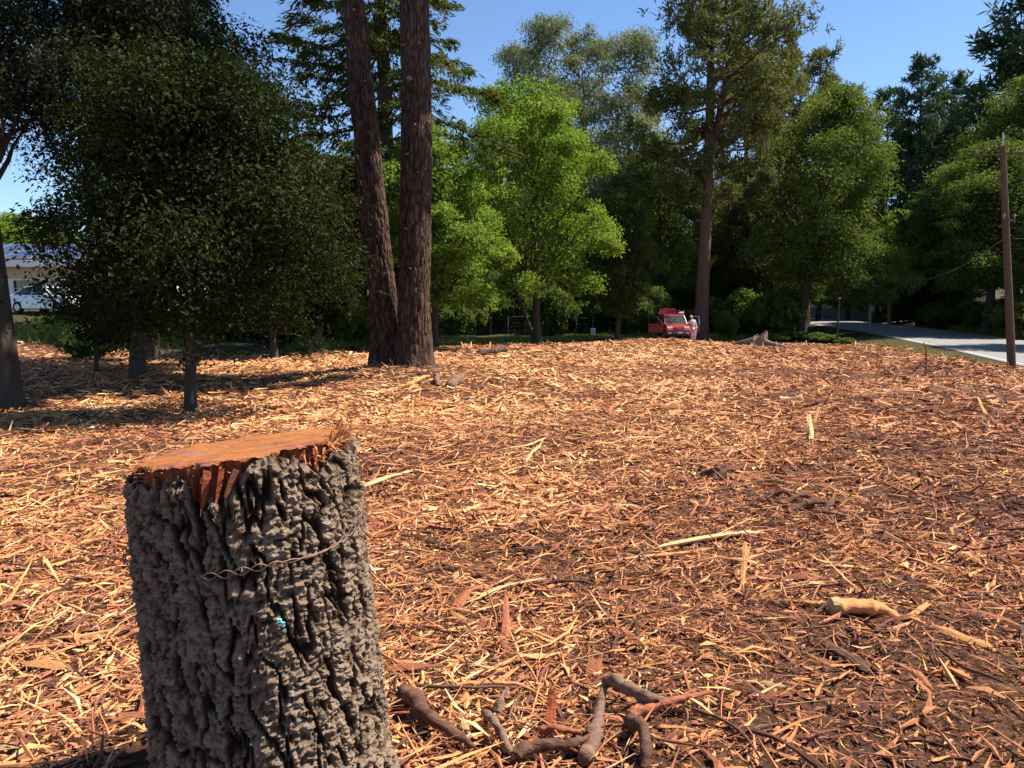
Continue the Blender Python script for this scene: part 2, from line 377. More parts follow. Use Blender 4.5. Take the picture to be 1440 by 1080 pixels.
# ------------------------------------------------------------------ bark surfaces
def bark_h(P, cell, zk, warp=.35):
    p = P/np.array([cell, cell, cell/zk]); wv = np.stack([vnoise(p*1.1+k*31) for k in range(3)], 1)*warp
    f1, f2, idv = voronoi(p+wv)
    cr = S(f2-f1, .02, .34); rid = np.abs(fbm(p*np.array([1.2, 1.2, .7])+7, 2))
    rid = S(rid, 0, .35)
    fl = fbm(P/np.array([cell*.34, cell*.34, cell*.2]), 3)
    return np.clip(.58*cr*(.65+.35*idv)+.34*rid+.14*fl, 0, 1.15)

# ---- foreground stump
top_c = at(340, 638, 2.12); ax_b = at(391, 1080, 2.14)
axis_d = (top_c-ax_b); axis_d /= axis_d[2]
base_z = z1(*STUMP)-.10
base_c = top_c+axis_d*(base_z-top_c[2]); HT = top_c[2]-base_z
st = thing('tree_stump', 'tall cut tree stump with rough grey bark and red splintered top', 'stump', tuple(base_c))
nt_, nz_ = 350, 310; R0 = .318
th = np.linspace(0, 2*np.pi, nt_, endpoint=False); tz = np.linspace(0, 1, nz_)
# top edge of the bark per angle (front faces -Y: th = -90 deg); cut plane rises to the right and back
def cutz(x, y): return HT + .036*(x/.3) - .012*(y/.3)
def miss(t):                                   # how much bark is torn off below the cut
    d = (np.degrees(t) % 360)
    m = .003+.016*np.abs(vnoise(np.stack([d/6, 0*d, 0*d+4], 1)))
    m += .085*np.exp(-((d-279)/8)**2)+.07*np.exp(-((d-267)/6)**2) + .045*np.exp(-((d-238)/12)**2) + .05*np.exp(-((d-215)/9)**2) + .05*np.exp(-((d-330)/11)**2) + .03*np.exp(-((d-354)/10)**2)
    return m
bt = cutz(R0*np.cos(th), R0*np.sin(th))-miss(th)
zg = tz[:, None]*bt[None]; TH = np.broadcast_to(th, zg.shape)
fr = zg/HT
Rb = R0*(1.09-.10*fr+.16*np.exp(-fr*9)*(1+.5*np.cos(TH*3+1)))*(1+.02*np.cos(2*TH+.6)+.012*np.cos(5*TH))
P = np.stack([R0*np.cos(TH), R0*np.sin(TH), zg], -1).reshape(-1, 3)
P2 = P.copy(); P2[:, 0] += .12*P[:, 2]
wq = np.stack([vnoise(P2/np.array([.05, .05, .09])+k*13) for k in range(3)], 1)*.009
n_a = np.abs(fbm((P2+wq)/np.array([.030, .030, .12])+3, 2)); n_b = np.abs(fbm((P2+wq*1.5)/np.array([.018, .018, .04])+11, 2)); n_c = np.abs(vnoise((P2+wq)/np.array([.022, .022, .012])+21))
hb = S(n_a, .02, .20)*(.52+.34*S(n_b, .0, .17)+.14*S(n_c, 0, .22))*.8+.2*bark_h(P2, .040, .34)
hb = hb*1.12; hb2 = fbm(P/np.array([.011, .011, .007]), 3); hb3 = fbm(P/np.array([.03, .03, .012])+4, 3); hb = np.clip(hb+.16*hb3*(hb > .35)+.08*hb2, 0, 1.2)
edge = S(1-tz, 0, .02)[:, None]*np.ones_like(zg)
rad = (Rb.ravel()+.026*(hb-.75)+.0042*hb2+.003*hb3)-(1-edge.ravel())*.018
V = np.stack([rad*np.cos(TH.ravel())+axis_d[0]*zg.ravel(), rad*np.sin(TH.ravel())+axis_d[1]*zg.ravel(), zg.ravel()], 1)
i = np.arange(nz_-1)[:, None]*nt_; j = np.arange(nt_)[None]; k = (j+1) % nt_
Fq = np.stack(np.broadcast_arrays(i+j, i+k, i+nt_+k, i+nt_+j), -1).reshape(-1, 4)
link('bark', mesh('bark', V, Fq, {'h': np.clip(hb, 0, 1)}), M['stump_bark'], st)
# heartwood core seen where the bark is torn
zz = np.linspace(HT-.32, 1, 40); nt2 = 200; th2 = np.linspace(0, 2*np.pi, nt2, endpoint=False)
ct = cutz(.27*np.cos(th2), .27*np.sin(th2)); tt = np.linspace(0, 1, 40)
zc = (HT-.3)+(ct-(HT-.3))[None]*tt[:, None]; TH2 = np.broadcast_to(th2, zc.shape)
rc = .277+.010*fbm(np.stack([TH2.ravel()*9, zc.ravel()*5, 0*zc.ravel()], 1), 3)+.006*vnoise(np.stack([TH2.ravel()*40, zc.ravel()*7, 0*zc.ravel()+3], 1))
Vc = np.stack([rc*np.cos(TH2.ravel())+axis_d[0]*zc.ravel(), rc*np.sin(TH2.ravel())+axis_d[1]*zc.ravel(), zc.ravel()], 1)
i = np.arange(39)[:, None]*nt2; j = np.arange(nt2)[None]; k = (j+1) % nt2
link('inner_wood', mesh('inner_wood', Vc, np.stack(np.broadcast_arrays(i+j, i+k, i+nt2+k, i+nt2+j), -1).reshape(-1, 4)), M['heart'], st)
# sawn top
nr = 60; rr = np.linspace(0.002, 1, nr); TT, RR = np.meshgrid(th2, rr)
edge_r = (.292+.013*vnoise(np.stack([th2*7, 0*th2, 0*th2], 1))+.010*vnoise(np.stack([th2*22, 0*th2+5, 0*th2], 1)))
xx = RR*edge_r[None]*np.cos(TT); yy = RR*edge_r[None]*np.sin(TT)
pp = np.stack([xx.ravel(), yy.ravel(), 0*xx.ravel()], 1)
zt = cutz(xx, yy).ravel()+.004*fbm(pp*np.array([9, 40, 1]), 3)+.012*.3*S(fbm(pp*8+2, 2), .15, .5)-.02*S(RR.ravel(), .93, 1)*np.abs(vnoise(pp*60))
Vt = np.stack([xx.ravel()+axis_d[0]*zt, yy.ravel()+axis_d[1]*zt, zt+.003], 1)
i = np.arange(nr-1)[:, None]*nt2; j = np.arange(nt2)[None]; k = (j+1) % nt2
sawn = link('sawn_top', mesh('sawn_top', Vt, np.stack(np.broadcast_arrays(i+j, i+k, i+nt2+k, i+nt2+j), -1).reshape(-1, 4)), M['wood_cut'], st)
# splinters round the rim
def splinter(name, a, d, L, Wd, m, parent, rng):
    d = nrm(np.array(d)); s = nrm(np.cross(d, [.3, .2, 1.])); u = np.cross(s, d)
    t = np.array([0, .35, .7, 1.]); wd = np.array([1, .9, .55, .06])*Wd
    cen = np.array(a)[None]+d[None]*(t*L)[:, None]+s[None]*(rng.normal(0, .03*L, 4))[:, None]+u[None]*(rng.normal(0, .02*L, 4))[:, None]
    V = np.concatenate([cen+s*wd[:, None]*.5, cen+u*wd[:, None]*.3, cen-s*wd[:, None]*.5, cen-u*wd[:, None]*.25])
    V = V.reshape(4, 4, 3).transpose(1, 0, 2).reshape(-1, 3)
    i = np.arange(3)[:, None]*4; j = np.arange(4)[None]; k = (j+1) % 4
    if name is None: return V, np.stack(np.broadcast_arrays(i+j, i+k, i+4+k, i+4+j), -1).reshape(-1, 4)
    return link(name, mesh(name, V, np.stack(np.broadcast_arrays(i+j, i+k, i+4+k, i+4+j), -1).reshape(-1, 4)), m, parent)
def rim(deg, dz=0, r=.285):
    a = math.radians(deg); x, y = r*math.cos(a), r*math.sin(a); z = float(cutz(x, y))+dz
    return np.array([x+axis_d[0]*z, y+axis_d[1]*z, z])
rg = rs(11); small = []
for kx in range(360):                          # torn fibres, thickest at the right rim
    deg = rg.normal(366, 13) if kx < 240 else rg.uniform(180, 400)
    a = rim(deg, rg.uniform(-.05, .0), rg.uniform(.27, .295)); o = np.array([math.cos(math.radians(deg)), math.sin(math.radians(deg)), 0])
    d = o*rg.uniform(.2, 1.1)+np.array([0, 0, rg.uniform(.25, 1.0) if kx < 240 else rg.uniform(-.7, .5)])+rg.normal(0, .3, 3)
    small.append(splinter(None, a, d, rg.uniform(.02, .06) if kx < 240 else rg.uniform(.012, .035), rg.uniform(.003, .008), None, None, rg))
Vv, Ff = joinVF(small); link('torn_fibre', mesh('torn_fibre', Vv, Ff), M['w_red' if False else 'w_orange'], st, kind='stuff')
for deg, dz, L, Wd, mm in ((264, -.02, .07, .035, 'heart'), (272, -.015, .11, .036, 'heart'), (280, -.015, .12, .03, 'heart'), (285, -.02, .10, .022, 'w_red'), (322, -.02, .06, .02, 'w_orange'), (330, -.01, .07, .026, 'heart'),
                           (338, -.015, .055, .02, 'w_orange'), (345, -.01, .075, .022, 'w_red'), (218, -.02, .06, .03, 'w_dark'), (210, -.015, .11, .035, 'heart'), (238, -.02, .05, .03, 'w_red')):
    a = rim(deg, dz, .288); o = np.array([math.cos(math.radians(deg)), math.sin(math.radians(deg)), 0])
    splinter('splinter', a, o*.12+np.array([0, 0, -1.])+rg.normal(0, .12, 3), L, Wd, M[mm], st, rg)
M['paint'] = mat('turquoise_paint', (.12, .55, .55), .6)
pz = .60; dg = math.radians(298)
# small turquoise paint dab on the bark
pm = []
for kx in range(7):
    a = dg+rg.normal(0, .022); z = at(392, 893, 1.8)[2]-base_z+rg.normal(0, .007); r = .350
    c_ = np.array([r*math.cos(a)+axis_d[0]*z, r*math.sin(a)+axis_d[1]*z, z])
    pm.append(splinter(None, c_, rg.normal(0, 1, 3)*np.array([1, .3, 1]), rg.uniform(.008, .018), rg.uniform(.007, .012), None, None, rg))
Vv, Ff = joinVF(pm); link('paint_dab', mesh('paint_dab', Vv, Ff), M['paint'], st)

# wire round the stump: two twisted strands
M['wire'] = mat('rusty_wire', (.19, .12, .09), .55, metal=.6)
wr = thing('wire_fence_strand', 'thin rusty twisted wire stretched around the bark of the tall stump', 'wire', tuple(base_c))
zl, zr = at(195, 803, 1.95)[2]-base_z, at(470, 762, 1.95)[2]-base_z
for s_ in (0, 1):
    t = np.linspace(0, 1, 260); a = np.radians(186+t*205); zw = zl+(zr-zl)*np.clip(t*1.15, 0, 1.15)+.006*np.sin(t*9)+.005*np.sin(t*23+2)
    ph = t*95+s_*math.pi; r = .349-.004*np.cos(a*3)+.0035*np.cos(ph)
    Pw = np.stack([r*np.cos(a)+axis_d[0]*zw, r*np.sin(a)+axis_d[1]*zw, zw+.0055*np.sin(ph)*(1+.8*np.sin(t*17))], 1)
    MB().tube(Pw, .0016, 5).build('wire_strand', M['wire'], wr)

st.scale = (.945, .945, 1.015); wr.scale = (.945, .945, 1.015)

# ---- twin trunks, high relief bark
def big_trunk(parent, path, radii, Hdet, res, cell, relief, m, seed):
    zs = np.linspace(0, 1, len(path)); nt_, nz_ = res
    t = np.linspace(0, 1, nz_); cx = np.stack([np.interp(t, zs, np.array(path)[:, c]) for c in range(3)], 1)
    if len(path) > 2:
        kz = np.hanning(31); kz /= kz.sum()
        for c in (0, 1): cx[:, c] = np.convolve(np.pad(cx[:, c], 15, mode='reflect', reflect_type='odd'), kz, 'valid')
    rd = np.interp(t, zs, radii); th = np.linspace(0, 2*np.pi, nt_, endpoint=False)
    flare = 1+.42*np.exp(-cx[:, 2]/.5); TH = np.broadcast_to(th, (nz_, nt_))
    Rr = (rd*flare)[:, None]*(1+.03*np.cos(2*TH+seed)+.02*np.cos(3*TH+2*seed))
    P = np.stack([rd.mean()*np.cos(TH), rd.mean()*np.sin(TH), np.broadcast_to(cx[:, 2:3], TH.shape)], -1).reshape(-1, 3)
    h = bark_h(P+seed*3.1, cell, .22)
    bul = fbm(np.stack([np.cos(TH).ravel()*.8+seed, np.sin(TH).ravel()*.8, P[:, 2]*1.1], 1), 2)
    rad = Rr.ravel()+relief*(h-.7)+.025*bul
    V = np.stack([np.repeat(cx[:, 0], nt_)+rad*np.cos(TH.ravel()), np.repeat(cx[:, 1], nt_)+rad*np.sin(TH.ravel()), np.repeat(cx[:, 2], nt_)], 1)
    i = np.arange(nz_-1)[:, None]*nt_; j = np.arange(nt_)[None]; k = (j+1) % nt_
    return link('trunk', mesh('trunk', V, np.stack(np.broadcast_arrays(i+j, i+k, i+nt_+k, i+nt_+j), -1).reshape(-1, 4), {'h': np.clip(h, 0, 1)}), m, parent), cx, rd

# ------------------------------------------------------------------ foliage generators (crown-local metres)
def leaf_quads(P, out, L, W, rng, outw=.6, droop=.35, up=.35):
    n = len(P); N = nrm(out*outw+rng.normal(0, .55, (n, 3))+np.array([0, 0, up]))
    A = nrm(np.cross(N, rng.normal(0, 1, (n, 3)))+out*.3+np.array([0, 0, -droop])); B = nrm(np.cross(N, A)); N = np.cross(A, B)
    s = rng.uniform(.6, 1.35, n)[:, None]; l = L*s; w_ = W*s*rng.uniform(.7, 1.2, n)[:, None]; f = w_*.22
    V = np.stack([P, P+A*l*.45+B*w_*.5+N*f, P+A*l-N*f*.6, P+A*l*.45-B*w_*.5+N*f], 1); return V
def leaf_mesh(name, V, rnd, m):
    n = len(V); return link_mesh(name, V.reshape(-1, 3), np.arange(n*4).reshape(-1, 4), np.repeat(rnd, 4), m)
def link_mesh(name, V, Fq, rnd, m):
    me = mesh(name, V, Fq, {'rnd': rnd}); me.materials.append(m); return me
def limb(a, b, r0, r1, rng, sag=.1, n=6, sides=6):
    t = np.linspace(0, 1, n); a = np.array(a); b = np.array(b); L = np.linalg.norm(b-a)
    P = a+(b-a)*t[:, None]; P[:, 2] += np.sin(t*np.pi)*L*sag; P[1:-1] += rng.normal(0, .03*L, (n-2, 3))
    return tube(P, r0+(r1-r0)*t, sides)
def broad(seed, z0, z1_, R, nl, nleaf, L, W, lobe=(.26, .4), prof=None, lean=(0, 0), fill=.25, tips=26, tip_s=.16, top_tint=.25, droop=.35, trunk_r=.15, trunk_top=.8, limbs=True, squash=.85, offs=(0, 0)):
    rng = rs(seed); prof = prof or (lambda t: np.sqrt(np.clip(1-(2*t-.85)**2*.85, .03, 1)))
    H = z1_-z0; t = rng.uniform(.02, .96, nl); t = np.sort(t); an = np.arange(nl)*2.39996+rng.uniform(-.5, .5, nl)
    lr = R*rng.uniform(*lobe, nl); rad = np.maximum(R*prof(t)*rng.uniform(.8, 1.18, nl)-lr*.7, 0)*np.sqrt(rng.uniform(.35, 1, nl))
    C = np.stack([rad*np.cos(an)+lean[0]*t+offs[0], rad*np.sin(an)+lean[1]*t+offs[1], z0+lr*.4+t*(H-lr*.9)], 1)
    wgt = lr**2; cnt = np.maximum((nleaf*wgt/wgt.sum()).astype(int), 30); Vs, Rn = [], []
    for c, r, m in zip(C, lr, cnt):
        nt_ = max(int(tips*(r/lr.mean())**2), 8); oh = np.array([c[0]-lean[0]*.5-offs[0], c[1]-lean[1]*.5-offs[1], 0]); oh = oh/max(np.linalg.norm(oh), .3); D = nrm(rng.normal(0, .8, (nt_, 3))+np.array([0, 0, .75])+oh*.6); lt_ = rng.normal(0, .09); rr_ = r*(1-rng.rand(nt_)**2*.75)
        tp = c+D*rr_[:, None]*np.array([1, 1, squash]); tv = rng.normal(0, .13, nt_)
        idx = rng.randint(0, nt_, m); sg = tip_s*r/lr.mean()*R*.36
        Pn = tp[idx]+rng.normal(0, 1, (m, 3))*np.array([sg, sg, sg*.6]); out = nrm(Pn-c)
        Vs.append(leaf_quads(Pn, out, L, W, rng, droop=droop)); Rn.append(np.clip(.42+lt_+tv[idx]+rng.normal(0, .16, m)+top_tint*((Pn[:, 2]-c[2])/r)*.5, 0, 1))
    if fill > 0:
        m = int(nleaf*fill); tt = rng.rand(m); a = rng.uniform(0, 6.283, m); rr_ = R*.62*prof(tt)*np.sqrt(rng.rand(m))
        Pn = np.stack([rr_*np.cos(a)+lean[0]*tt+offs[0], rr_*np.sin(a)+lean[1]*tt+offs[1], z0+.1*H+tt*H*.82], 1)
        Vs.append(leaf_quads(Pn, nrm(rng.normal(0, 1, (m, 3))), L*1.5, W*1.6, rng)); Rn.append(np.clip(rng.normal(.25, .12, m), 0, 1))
    tr = []
    tz_ = np.linspace(-.25, trunk_top*z1_, 9); wob = np.cumsum(rng.normal(0, .012*R, (9, 2)), 0); wob[0] = 0; wob[1] *= .3
    sx = np.clip((tz_-z0*.3)/(z1_-z0*.3), 0, 1)
    TP = np.c_[wob[:, 0]+(lean[0]+offs[0])*sx, wob[:, 1]+(lean[1]+offs[1])*sx, tz_]
    TR = trunk_r*(1-.8*np.linspace(0, 1, 9)**1.2)+trunk_r*.35*np.exp(-np.linspace(0, 1, 9)*14); tr.append(tube(TP, TR, 12))
    if limbs:
        for c, r in zip(C, lr):
            zb = np.clip(c[2]-rng.uniform(.5, 1.3)*np.hypot(c[0]-TP[4, 0], c[1]-TP[4, 1])-.1*H, z0+.10*H, trunk_top*z1_*.96)
            a = np.array([np.interp(zb, tz_, TP[:, 0]), np.interp(zb, tz_, TP[:, 1]), zb]); r0 = np.interp(zb, tz_, TR)*.5
            tr.append(limb(a, c, r0, .012+.03*r0, rng, .06))
            for _ in range(2): tr.append(limb(c, c+nrm(rng.normal(0, 1, 3))*r*.8, .02+.03*r0, .006, rng, .05, 4, 4))
    return np.concatenate(Vs), np.concatenate(Rn), joinVF(tr)
def conifer(seed, h0, H, Lmax, nb, nleaf, L, W, droop=.25, prof=None, trunk_r=.4, upturn=0., flat=.35, gap=0., tw=7, side=.34, lean=(0, 0), dense=1.):
    rng = rs(seed); prof = prof or (lambda t: (1-t)**.8)
    zb = h0+(H-h0)*np.sort(rng.rand(nb)**.9); an = np.arange(nb)*2.39996+rng.uniform(-.6, .6, nb); t = (zb-h0)/(H-h0)
    Lb = Lmax*np.maximum(prof(t), .04)*rng.uniform(.6, 1.15, nb); tr = []; Vs, Rn = [], []
    cnt = np.maximum(nleaf*(Lb**1.3)/(Lb**1.3).sum(), 12).astype(int)
    tz_ = np.linspace(-.3, H*.99, 14); kx = np.linspace(0, 1, 14)
    wob = np.cumsum(rng.normal(0, .012*Lmax, (14, 2)), 0); wob[:2] = 0
    TP = np.c_[wob[:, 0]+lean[0]*kx, wob[:, 1]+lean[1]*kx, tz_]; TR = trunk_r*(1-kx)**.8+.02+trunk_r*.3*np.exp(-kx*30)
    tr.append(tube(TP, TR, 12))
    for z, a, l, m in zip(zb, an, Lb, cnt):
        o = np.array([np.interp(z, tz_, TP[:, 0]), np.interp(z, tz_, TP[:, 1]), z]); hd = np.array([math.cos(a), math.sin(a), 0]); sd = np.array([-hd[1], hd[0], 0])
        dr = droop*rng.uniform(.5, 1.5)
        f = lambda u: o+hd*(u*l)[:, None]+np.array([0, 0, 1.])*(l*(-dr*u+upturn*u*u+.05*np.sin(u*5+a)))[:, None]
        u8 = np.linspace(0, 1, 6); tr.append(tube(f(u8), np.linspace(max(.012*l+.012, .02), .008, 6), 5))
        ntw = max(int(tw*l*dense), 5); tu = .12+.88*rng.rand(ntw)**.75; ts = rng.choice([-1, 1], ntw); tl = l*side*(1.1-.75*tu)*rng.uniform(.5, 1.3, ntw); tv = rng.normal(0, .13, ntw)
        k = rng.randint(0, ntw, m); v = rng.rand(m)
        Pn = f(tu[k])+sd*(ts[k]*tl[k]*v)[:, None]+hd*(tl[k]*v*.55)[:, None]+np.array([0, 0, -1.])*(tl[k]*v*v*flat)[:, None]+rng.normal(0, .05*l**.5, (m, 3))*np.array([1, 1, .6])
        A = nrm(sd*ts[k][:, None]*.8+hd*.7+rng.normal(0, .45, (m, 3))+np.array([0, 0, -flat])); N = nrm(np.array([0, 0, 1.])+rng.normal(0, .5, (m, 3))); B = nrm(np.cross(N, A)); s = rng.uniform(.6, 1.4, m)[:, None]
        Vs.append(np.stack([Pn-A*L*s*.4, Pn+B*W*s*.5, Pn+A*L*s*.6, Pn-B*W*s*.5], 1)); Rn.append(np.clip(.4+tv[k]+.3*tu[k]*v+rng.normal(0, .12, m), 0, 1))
    return np.concatenate(Vs), np.concatenate(Rn), joinVF(tr)
def pine(seed, h0, H, Lmax, nb, ntuft, per, L, W, prof, trunk_r, fork=None):
    rng = rs(seed); tr = []; kx = np.linspace(0, 1, 14); tz_ = -.3+kx*(H+.3)
    TP = np.c_[.25*np.sin(kx*4), .2*np.sin(kx*3+1), tz_]; TR = trunk_r*(1-kx*.93)**.9+trunk_r*.3*np.exp(-kx*30); tr.append(tube(TP, TR, 14)); stems = [(TP, tz_, TR)]
    if fork:
        T2 = np.array([(np.interp(fork, tz_, TP[:, 0]), np.interp(fork, tz_, TP[:, 1]), fork), (.9, .2, fork+2.5), (1.5, .3, fork+6), (1.9, .2, fork+11), (2.1, 0, H*.92)]); R2 = np.array([.3, .27, .22, .14, .03])*trunk_r/.5
        tr.append(tube(T2, R2, 10)); stems.append((T2, T2[:, 2], R2))
    Vs, Rn = [], []; Lsum = 0
    zb = h0+(H-h0)*rng.rand(nb); t = (zb-h0)/(H-h0); Lb = Lmax*prof(t)*rng.uniform(.5, 1.15, nb); cnt = np.maximum(ntuft*Lb/Lb.sum(), 3).astype(int)
    for q_, (z, l, m) in enumerate(zip(zb, Lb, cnt)):
        T_, tz2, R_ = stems[q_ % len(stems)] if z > (fork or 1e9)+3 else stems[0]
        o = np.array([np.interp(z, tz2, T_[:, 0]), np.interp(z, tz2, T_[:, 1]), z]); a = rng.uniform(0, 6.283); hd = np.array([math.cos(a), math.sin(a), 0]); sd = np.array([-hd[1], hd[0], 0]); el = rng.uniform(-.15, .4)
        f = lambda u: o+hd*(u*l)[:, None]+np.array([0, 0, 1.])*(l*(el*u*u+.08*np.sin(u*4+a)))[:, None]
        tr.append(tube(f(np.linspace(0, 1, 6)), np.linspace(.025*l**.8+.02, .012, 6), 5))
        u = .25+.75*rng.rand(m)**.7; s = rng.normal(0, .2, m)*l*(1.15-u*.6); c = f(u)+sd*s[:, None]+np.array([0, 0, 1.])*rng.normal(.1, .16*l**.6, m)[:, None]+hd*np.abs(s)[:, None]*.6
        tv = rng.normal(0, .15, m)
        k = np.repeat(np.arange(m), per); A = nrm(rng.normal(0, 1, (m*per, 3))+np.array([0, 0, .45])+hd*.3); B = nrm(np.cross(A, rng.normal(0, 1, (m*per, 3)))); s_ = rng.uniform(.6, 1.3, m*per)[:, None]; Pn = c[k]+rng.normal(0, .09, (m*per, 3))
        Vs.append(np.stack([Pn, Pn+A*L*.5*s_+B*W*.5, Pn+A*L*s_, Pn+A*L*.5*s_-B*W*.5], 1)); Rn.append(np.clip(.4+tv[k]+rng.normal(0, .15, m*per), 0, 1))
    return np.concatenate(Vs), np.concatenate(Rn), joinVF(tr)
def make_tree(name, label, loc, gen, leafm, barkm, rotz=0, group=None, scale=1, cat='tree'):
    V, r, (tv, tf) = gen
    t = thing(name, label, cat, tuple(loc), rotz, group); t.scale = (scale,)*3 if np.isscalar(scale) else scale
    link('trunk' if cat == 'tree' else 'stem', mesh('trunk', tv, tf, smooth=True), M[barkm], t)
    link('crown' if cat == 'tree' else 'foliage', leaf_mesh('crown', V, r, M[leafm]), None, t)
    return t
def hz(px, py, d): return at(px, py, d)[2]      # height of a pixel at a depth

# ------------------------------------------------------------------ trees on the left
G = gd(268, 13.4)
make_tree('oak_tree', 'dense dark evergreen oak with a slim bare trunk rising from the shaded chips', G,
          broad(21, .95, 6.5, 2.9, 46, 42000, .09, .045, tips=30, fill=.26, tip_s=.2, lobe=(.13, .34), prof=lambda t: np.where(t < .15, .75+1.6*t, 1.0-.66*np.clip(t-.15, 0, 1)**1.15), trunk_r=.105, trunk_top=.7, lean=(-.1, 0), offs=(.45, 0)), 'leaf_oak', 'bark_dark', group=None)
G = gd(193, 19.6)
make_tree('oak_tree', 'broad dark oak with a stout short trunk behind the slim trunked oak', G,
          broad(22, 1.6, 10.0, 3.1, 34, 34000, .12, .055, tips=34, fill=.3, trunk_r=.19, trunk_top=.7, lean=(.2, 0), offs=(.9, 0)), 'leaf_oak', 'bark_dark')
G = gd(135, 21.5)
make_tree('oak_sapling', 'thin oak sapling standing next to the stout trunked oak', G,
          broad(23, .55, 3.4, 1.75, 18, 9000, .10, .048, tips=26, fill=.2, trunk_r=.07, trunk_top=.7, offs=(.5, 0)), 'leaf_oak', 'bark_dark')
# leaning tree at the picture's edge
G = gd(22, 15.0)
lt = thing('leaning_oak_tree', 'thick dark leaning trunk with sparse blackish leaves against the sky', 'tree', tuple(G))
tp = [at(x, y, 15.0)-G for x, y in ((14, 566), (9, 520), (-10, 370), (-32, 200), (-50, 60), (-55, -80), (-35, -180))]
tp[0][2] -= .15
Vt, Ft = tube(smooth_line(tp, 4), np.interp(np.linspace(0, 1, 25), [0, .1, .5, 1], [.30, .24, .18, .07]), 14)
rng = rs(31); lob = [(20, 10, 1.0), (110, 40, .9), (15, 130, .8), (75, 130, .75), (170, 50, .8), (60, 20, .95), (30, 90, .9), (-40, 60, 1.2), (95, -30, 1.1), (45, 165, .9), (150, -20, 1.0), (210, 0, .8), (-60, 180, 1.1), (-20, -80, 1.4), (100, 90, .7), (255, 20, .55)]
parts = [(Vt, Ft)]; Vs, Rn = [], []
for px, py, r in lob:
    c = at(px, py, 15.0+rng.uniform(-1.0, 1.0))-G; zb = c[2]*.72; a = np.array([np.interp(zb, [p[2] for p in tp], [p[0] for p in tp]), 0, zb])
    parts.append(limb(a, c, .06, .012, rng, .05)); m = int(3000*r*r)
    D = nrm(rng.normal(0, 1, (22, 3))); tpn = c+D*r*rng.uniform(.2, 1, (22, 1)); k = rng.randint(0, 22, m); Pn = tpn[k]+rng.normal(0, .17*r, (m, 3))
    for e in tpn[:9]: parts.append(limb(c, e, .012, .004, rng, .05, 4, 4))
    Vs.append(leaf_quads(Pn, nrm(Pn-c), .08, .04, rng)); Rn.append(np.clip(rng.normal(.45, .25, m), 0, 1))
link('trunk', mesh('trunk', *joinVF(parts), smooth=True), M['bark_dark'], lt); link('crown', leaf_mesh('crown', np.concatenate(Vs), np.concatenate(Rn), M['leaf_black']), None, lt)
G = gd(215, 27)
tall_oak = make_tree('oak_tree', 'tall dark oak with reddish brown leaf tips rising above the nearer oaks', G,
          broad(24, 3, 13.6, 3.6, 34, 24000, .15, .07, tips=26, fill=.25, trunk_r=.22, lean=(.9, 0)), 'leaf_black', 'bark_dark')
G = gd(374, 46)
make_tree('young_redwood_tree', 'narrow pointed conifer poking above the dark oaks against the sky', G,
          conifer(25, 2, hz(368, 78, 46)-G[2], 3.0, 90, 16000, .32, .1, droop=.15, trunk_r=.2, prof=lambda t: (1-t)**.9), 'leaf_mid', 'bark_red')
lau6 = broad(26, .5, 7.9, 2.7, 30, 26000, .14, .06, tips=34, fill=.35, trunk_r=.16)
G = gd(448, 33)
bush_tree = make_tree('laurel_tree', 'dark rounded laurel between the oaks and the twin trunks', G, lau6, 'leaf_oak', 'bark_dark')
G = gd(385, 30)
dup(bush_tree, tuple(G), 1.9, (.92, .92, 1.05), 'dark laurel tree touching the right flank of the dense oak')
G = gd(500, 40)
dup(bush_tree, tuple(G), 3.4, (1.0, 1.0, 1.15), 'dark laurel tree half hidden behind the thinner twin trunk')

# ------------------------------------------------------------------ twin firs
gA = gd(546, 21.9); gB = gd(583, 21.3)
tA = thing('fir_tree', 'leaning thinner trunk of the twin firs, darker bark in shade', 'tree', tuple(gA))
pa = [at(x, y, 21.9)-gA for x, y in ((547, 528), (542, 440), (531, 350), (520, 240), (509, 130), (497, 0))]; pa[0][2] = -.3
e = pa[-1]; pa += [e+np.array([-1.0*k, 0, 4.0*k]) for k in (1, 2, 3)]
trA, cxA, rdA = big_trunk(tA, pa, [.43, .41, .39, .36, .34, .31, .25, .17, .06], 11, (100, 360), .085, .045, M['fir_bark'], 1.0)
tB = thing('fir_tree', 'straight thick reddish trunk of the twin firs with pale branch scars', 'tree', tuple(gB))
pb = [at(x, y, 21.3)-gB for x, y in ((582, 530), (582, 440), (583, 340), (585, 240), (586, 120), (583, 0))]; pb[0][2] = -.3
e = pb[-1]; pb += [e+np.array([.1*k, 0, 4.5*k]) for k in (1, 2, 3)]
trB, cxB, rdB = big_trunk(tB, pb, [.47, .455, .45, .435, .42, .40, .31, .2, .06], 11, (104, 360), .09, .042, M['fir_bark'], 2.3)
M['scar'] = mat('branch_scar', (.42, .27, .16), .8); q = NB(M['scar']); q.color(q.mix(q.noise(30, 4, q.coord()), (.16, .09, .055), (.34, .21, .125)))
